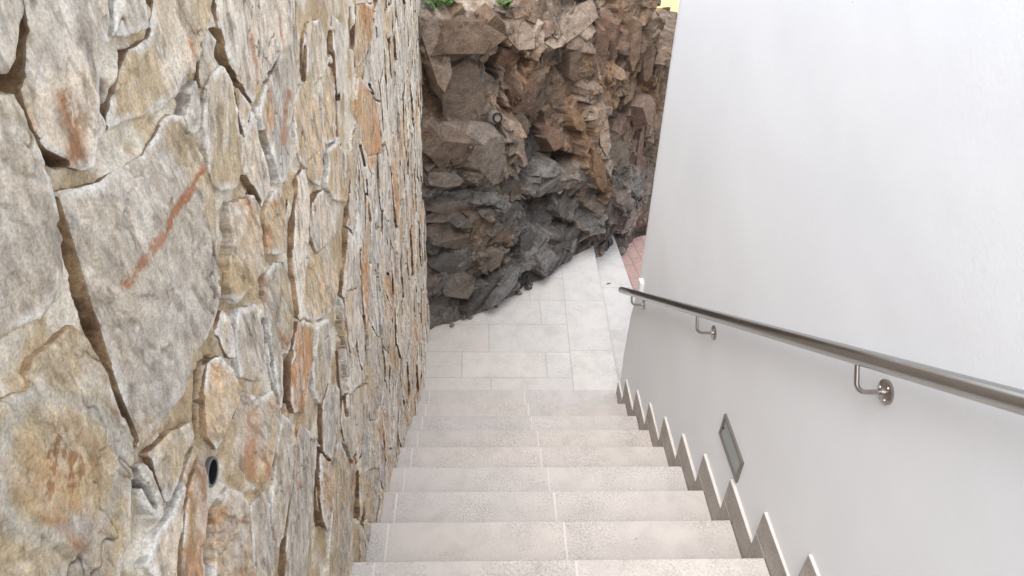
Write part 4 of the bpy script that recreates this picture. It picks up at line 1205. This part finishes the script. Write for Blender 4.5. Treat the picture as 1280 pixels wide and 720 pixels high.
for r, x in ((.037, .006), (.042, .001), (.047, -.02), (.055, -.10)):
    V += [qd @ Vector((r * (1 + .09 * math.sin(i * .7 + r * 60) + .05 * math.sin(i * 2.2)) * math.cos(2 * math.pi * i / n) if r > .04 else r * math.cos(2 * math.pi * i / n),
                       r * (1 + .09 * math.sin(i * .7 + r * 60) + .05 * math.sin(i * 2.2)) * math.sin(2 * math.pi * i / n) if r > .04 else r * math.sin(2 * math.pi * i / n), x + (random.uniform(-.004, .004)))) for i in range(n)]
b.add(V, [(k * n + i, k * n + (i + 1) % n, (k + 1) * n + (i + 1) % n, (k + 1) * n + i) for k in range(3) for i in range(n)])
b.build('mortar_collar', M['mortar'], dp, True)

# plants on the ledge


def plant(px, py, nst, size, label):
    p, n_ = hit(px, py)
    o = empty('plant', p); tag(o, label, 'plant', 'plants on top of the cliff')
    lf, stm = MB(), MB()
    for s in range(nst):
        a = random.uniform(0, 6.28); ln = size * random.uniform(.6, 1.1); tip = Vector((math.cos(a) * ln * .6, math.sin(a) * ln * .6 - .03, ln * .75))
        stm.tube([(0, 0, -.02), tuple(tip * .5 + Vector((0, 0, .02))), tuple(tip)], [.0025, .002, .001], 6)
        for t in np.linspace(.3, 1, 5):
            c = tip * t
            for sgn in (-1, 1):
                L = size * random.uniform(.28, .45); aa = a + sgn * random.uniform(.5, 1.3)
                d = Vector((math.cos(aa), math.sin(aa), random.uniform(-.25, .3))).normalized(); sdv = d.cross(Vector((0, 0, 1))).normalized() * L * .27
                dr = Vector((0, 0, -L * .12))
                V = [c, c + d * L * .35 + sdv, c + d * L * .75 + sdv * .75 + dr * .6, c + d * L + dr * 1.6, c + d * L * .75 - sdv * .75 + dr * .6, c + d * L * .35 - sdv,
                     c + d * L * .35 + dr * .5, c + d * L * .75 + dr * 1.1]
                lf.add(V, [(0, 6, 1), (0, 5, 6), (1, 6, 7, 2), (6, 5, 4, 7), (2, 7, 3), (7, 4, 3)])
    stm.build('stem', M['stem'], o, True); lf.build('foliage', M['leaf'], o, True)


plant(543, 9, 6, .12, 'small broad-leaved green plant on cliff top against the stone wall')
plant(557, 7, 6, .11, 'bright green leafy plant on cliff top second from the stone wall')
plant(630, 8, 9, .085, 'small fine-leaved green weed on cliff top left of its centre')

# loose stones and pebble at the foot


def rock(px, py, size, mat, label, zl=ZL, sq=(1, .8, .65), grp='loose stones at the foot of the cliff', name='rock'):
    import bmesh
    p = on_z(px, py, zl)
    bm = bmesh.new(); bmesh.ops.create_icosphere(bm, subdivisions=4, radius=1)
    s = random.randint(0, 999)
    for v_ in bm.verts:
        c = v_.co
        a1 = np.array([c.x * 1.3 + s]); a2 = np.array([c.y * 1.3 + c.z * .9]);
        k = 1 + (fbm(a1, a2, s, 3)[0] - .5) * .9
        for pl in range(5):
            dv = Vector((math.sin(s + pl * 2.1), math.cos(s * 1.7 + pl * 3.3), math.sin(s * .6 + pl * 1.1))).normalized()
            k = min(k, .82 / max(.05, c.dot(dv)))
        v_.co = Vector((c.x * k * sq[0] * size, c.y * k * sq[1] * size, c.z * k * sq[2] * size))
    zmin = min(v_.co.z for v_ in bm.verts)
    for v_ in bm.verts:
        v_.co.z -= zmin
    me = bpy.data.meshes.new(name); bm.to_mesh(me); bm.free(); me.materials.append(mat)
    me.polygons.foreach_set('use_smooth', [True] * len(me.polygons))
    o = link(bpy.data.objects.new(name, me)); o.location = (p[0], p[1], zl - .002); o.rotation_euler = (0, 0, random.uniform(0, 6))
    tag(o, label, 'rock', grp); return o


rock(660, 361, .045, M['pebble'], 'dark shiny blue-grey pebble in a hollow at the foot of cliff')
rock(649, 368, .028, M['loose'], 'small brown loose stone touching the dark shiny pebble')
for x_, y_ in ((566, 404), (585, 394), (617, 380), (628, 371), (664, 352), (676, 346)):
    rock(x_ + random.uniform(-2, 4), y_ + 4, random.uniform(.012, .028), M['loose'], 'bit of brown-grey rubble lying on the paving along the foot of cliff', grp='rubble along the foot of the cliff')
rock(776, 318, .05, M['loose'], 'dark rounded stone at the end of the lower step', ZP, (1, .9, .8))

# fallen leaf on the lower step
p = on_z(760.5, 355, ZT2)
b = MB(); L = .028
b.add([(-L, 0, .001), (-L * .3, L * .3, .005), (L * .5, L * .24, .004), (L, 0, .009), (L * .5, -L * .24, .003), (-L * .3, -L * .3, .002), (0, 0, .001)],
      [(0, 6, 1), (0, 5, 6), (1, 6, 2), (6, 5, 4), (2, 6, 3), (6, 4, 3)])
lfo = b.build('leaf', M['dead'], None, True); lfo.location = (p[0], p[1], ZT2 + .001); lfo.rotation_euler = (0, 0, .35)
tag(lfo, 'small dark dead leaf lying on the pale lower step', 'leaf')
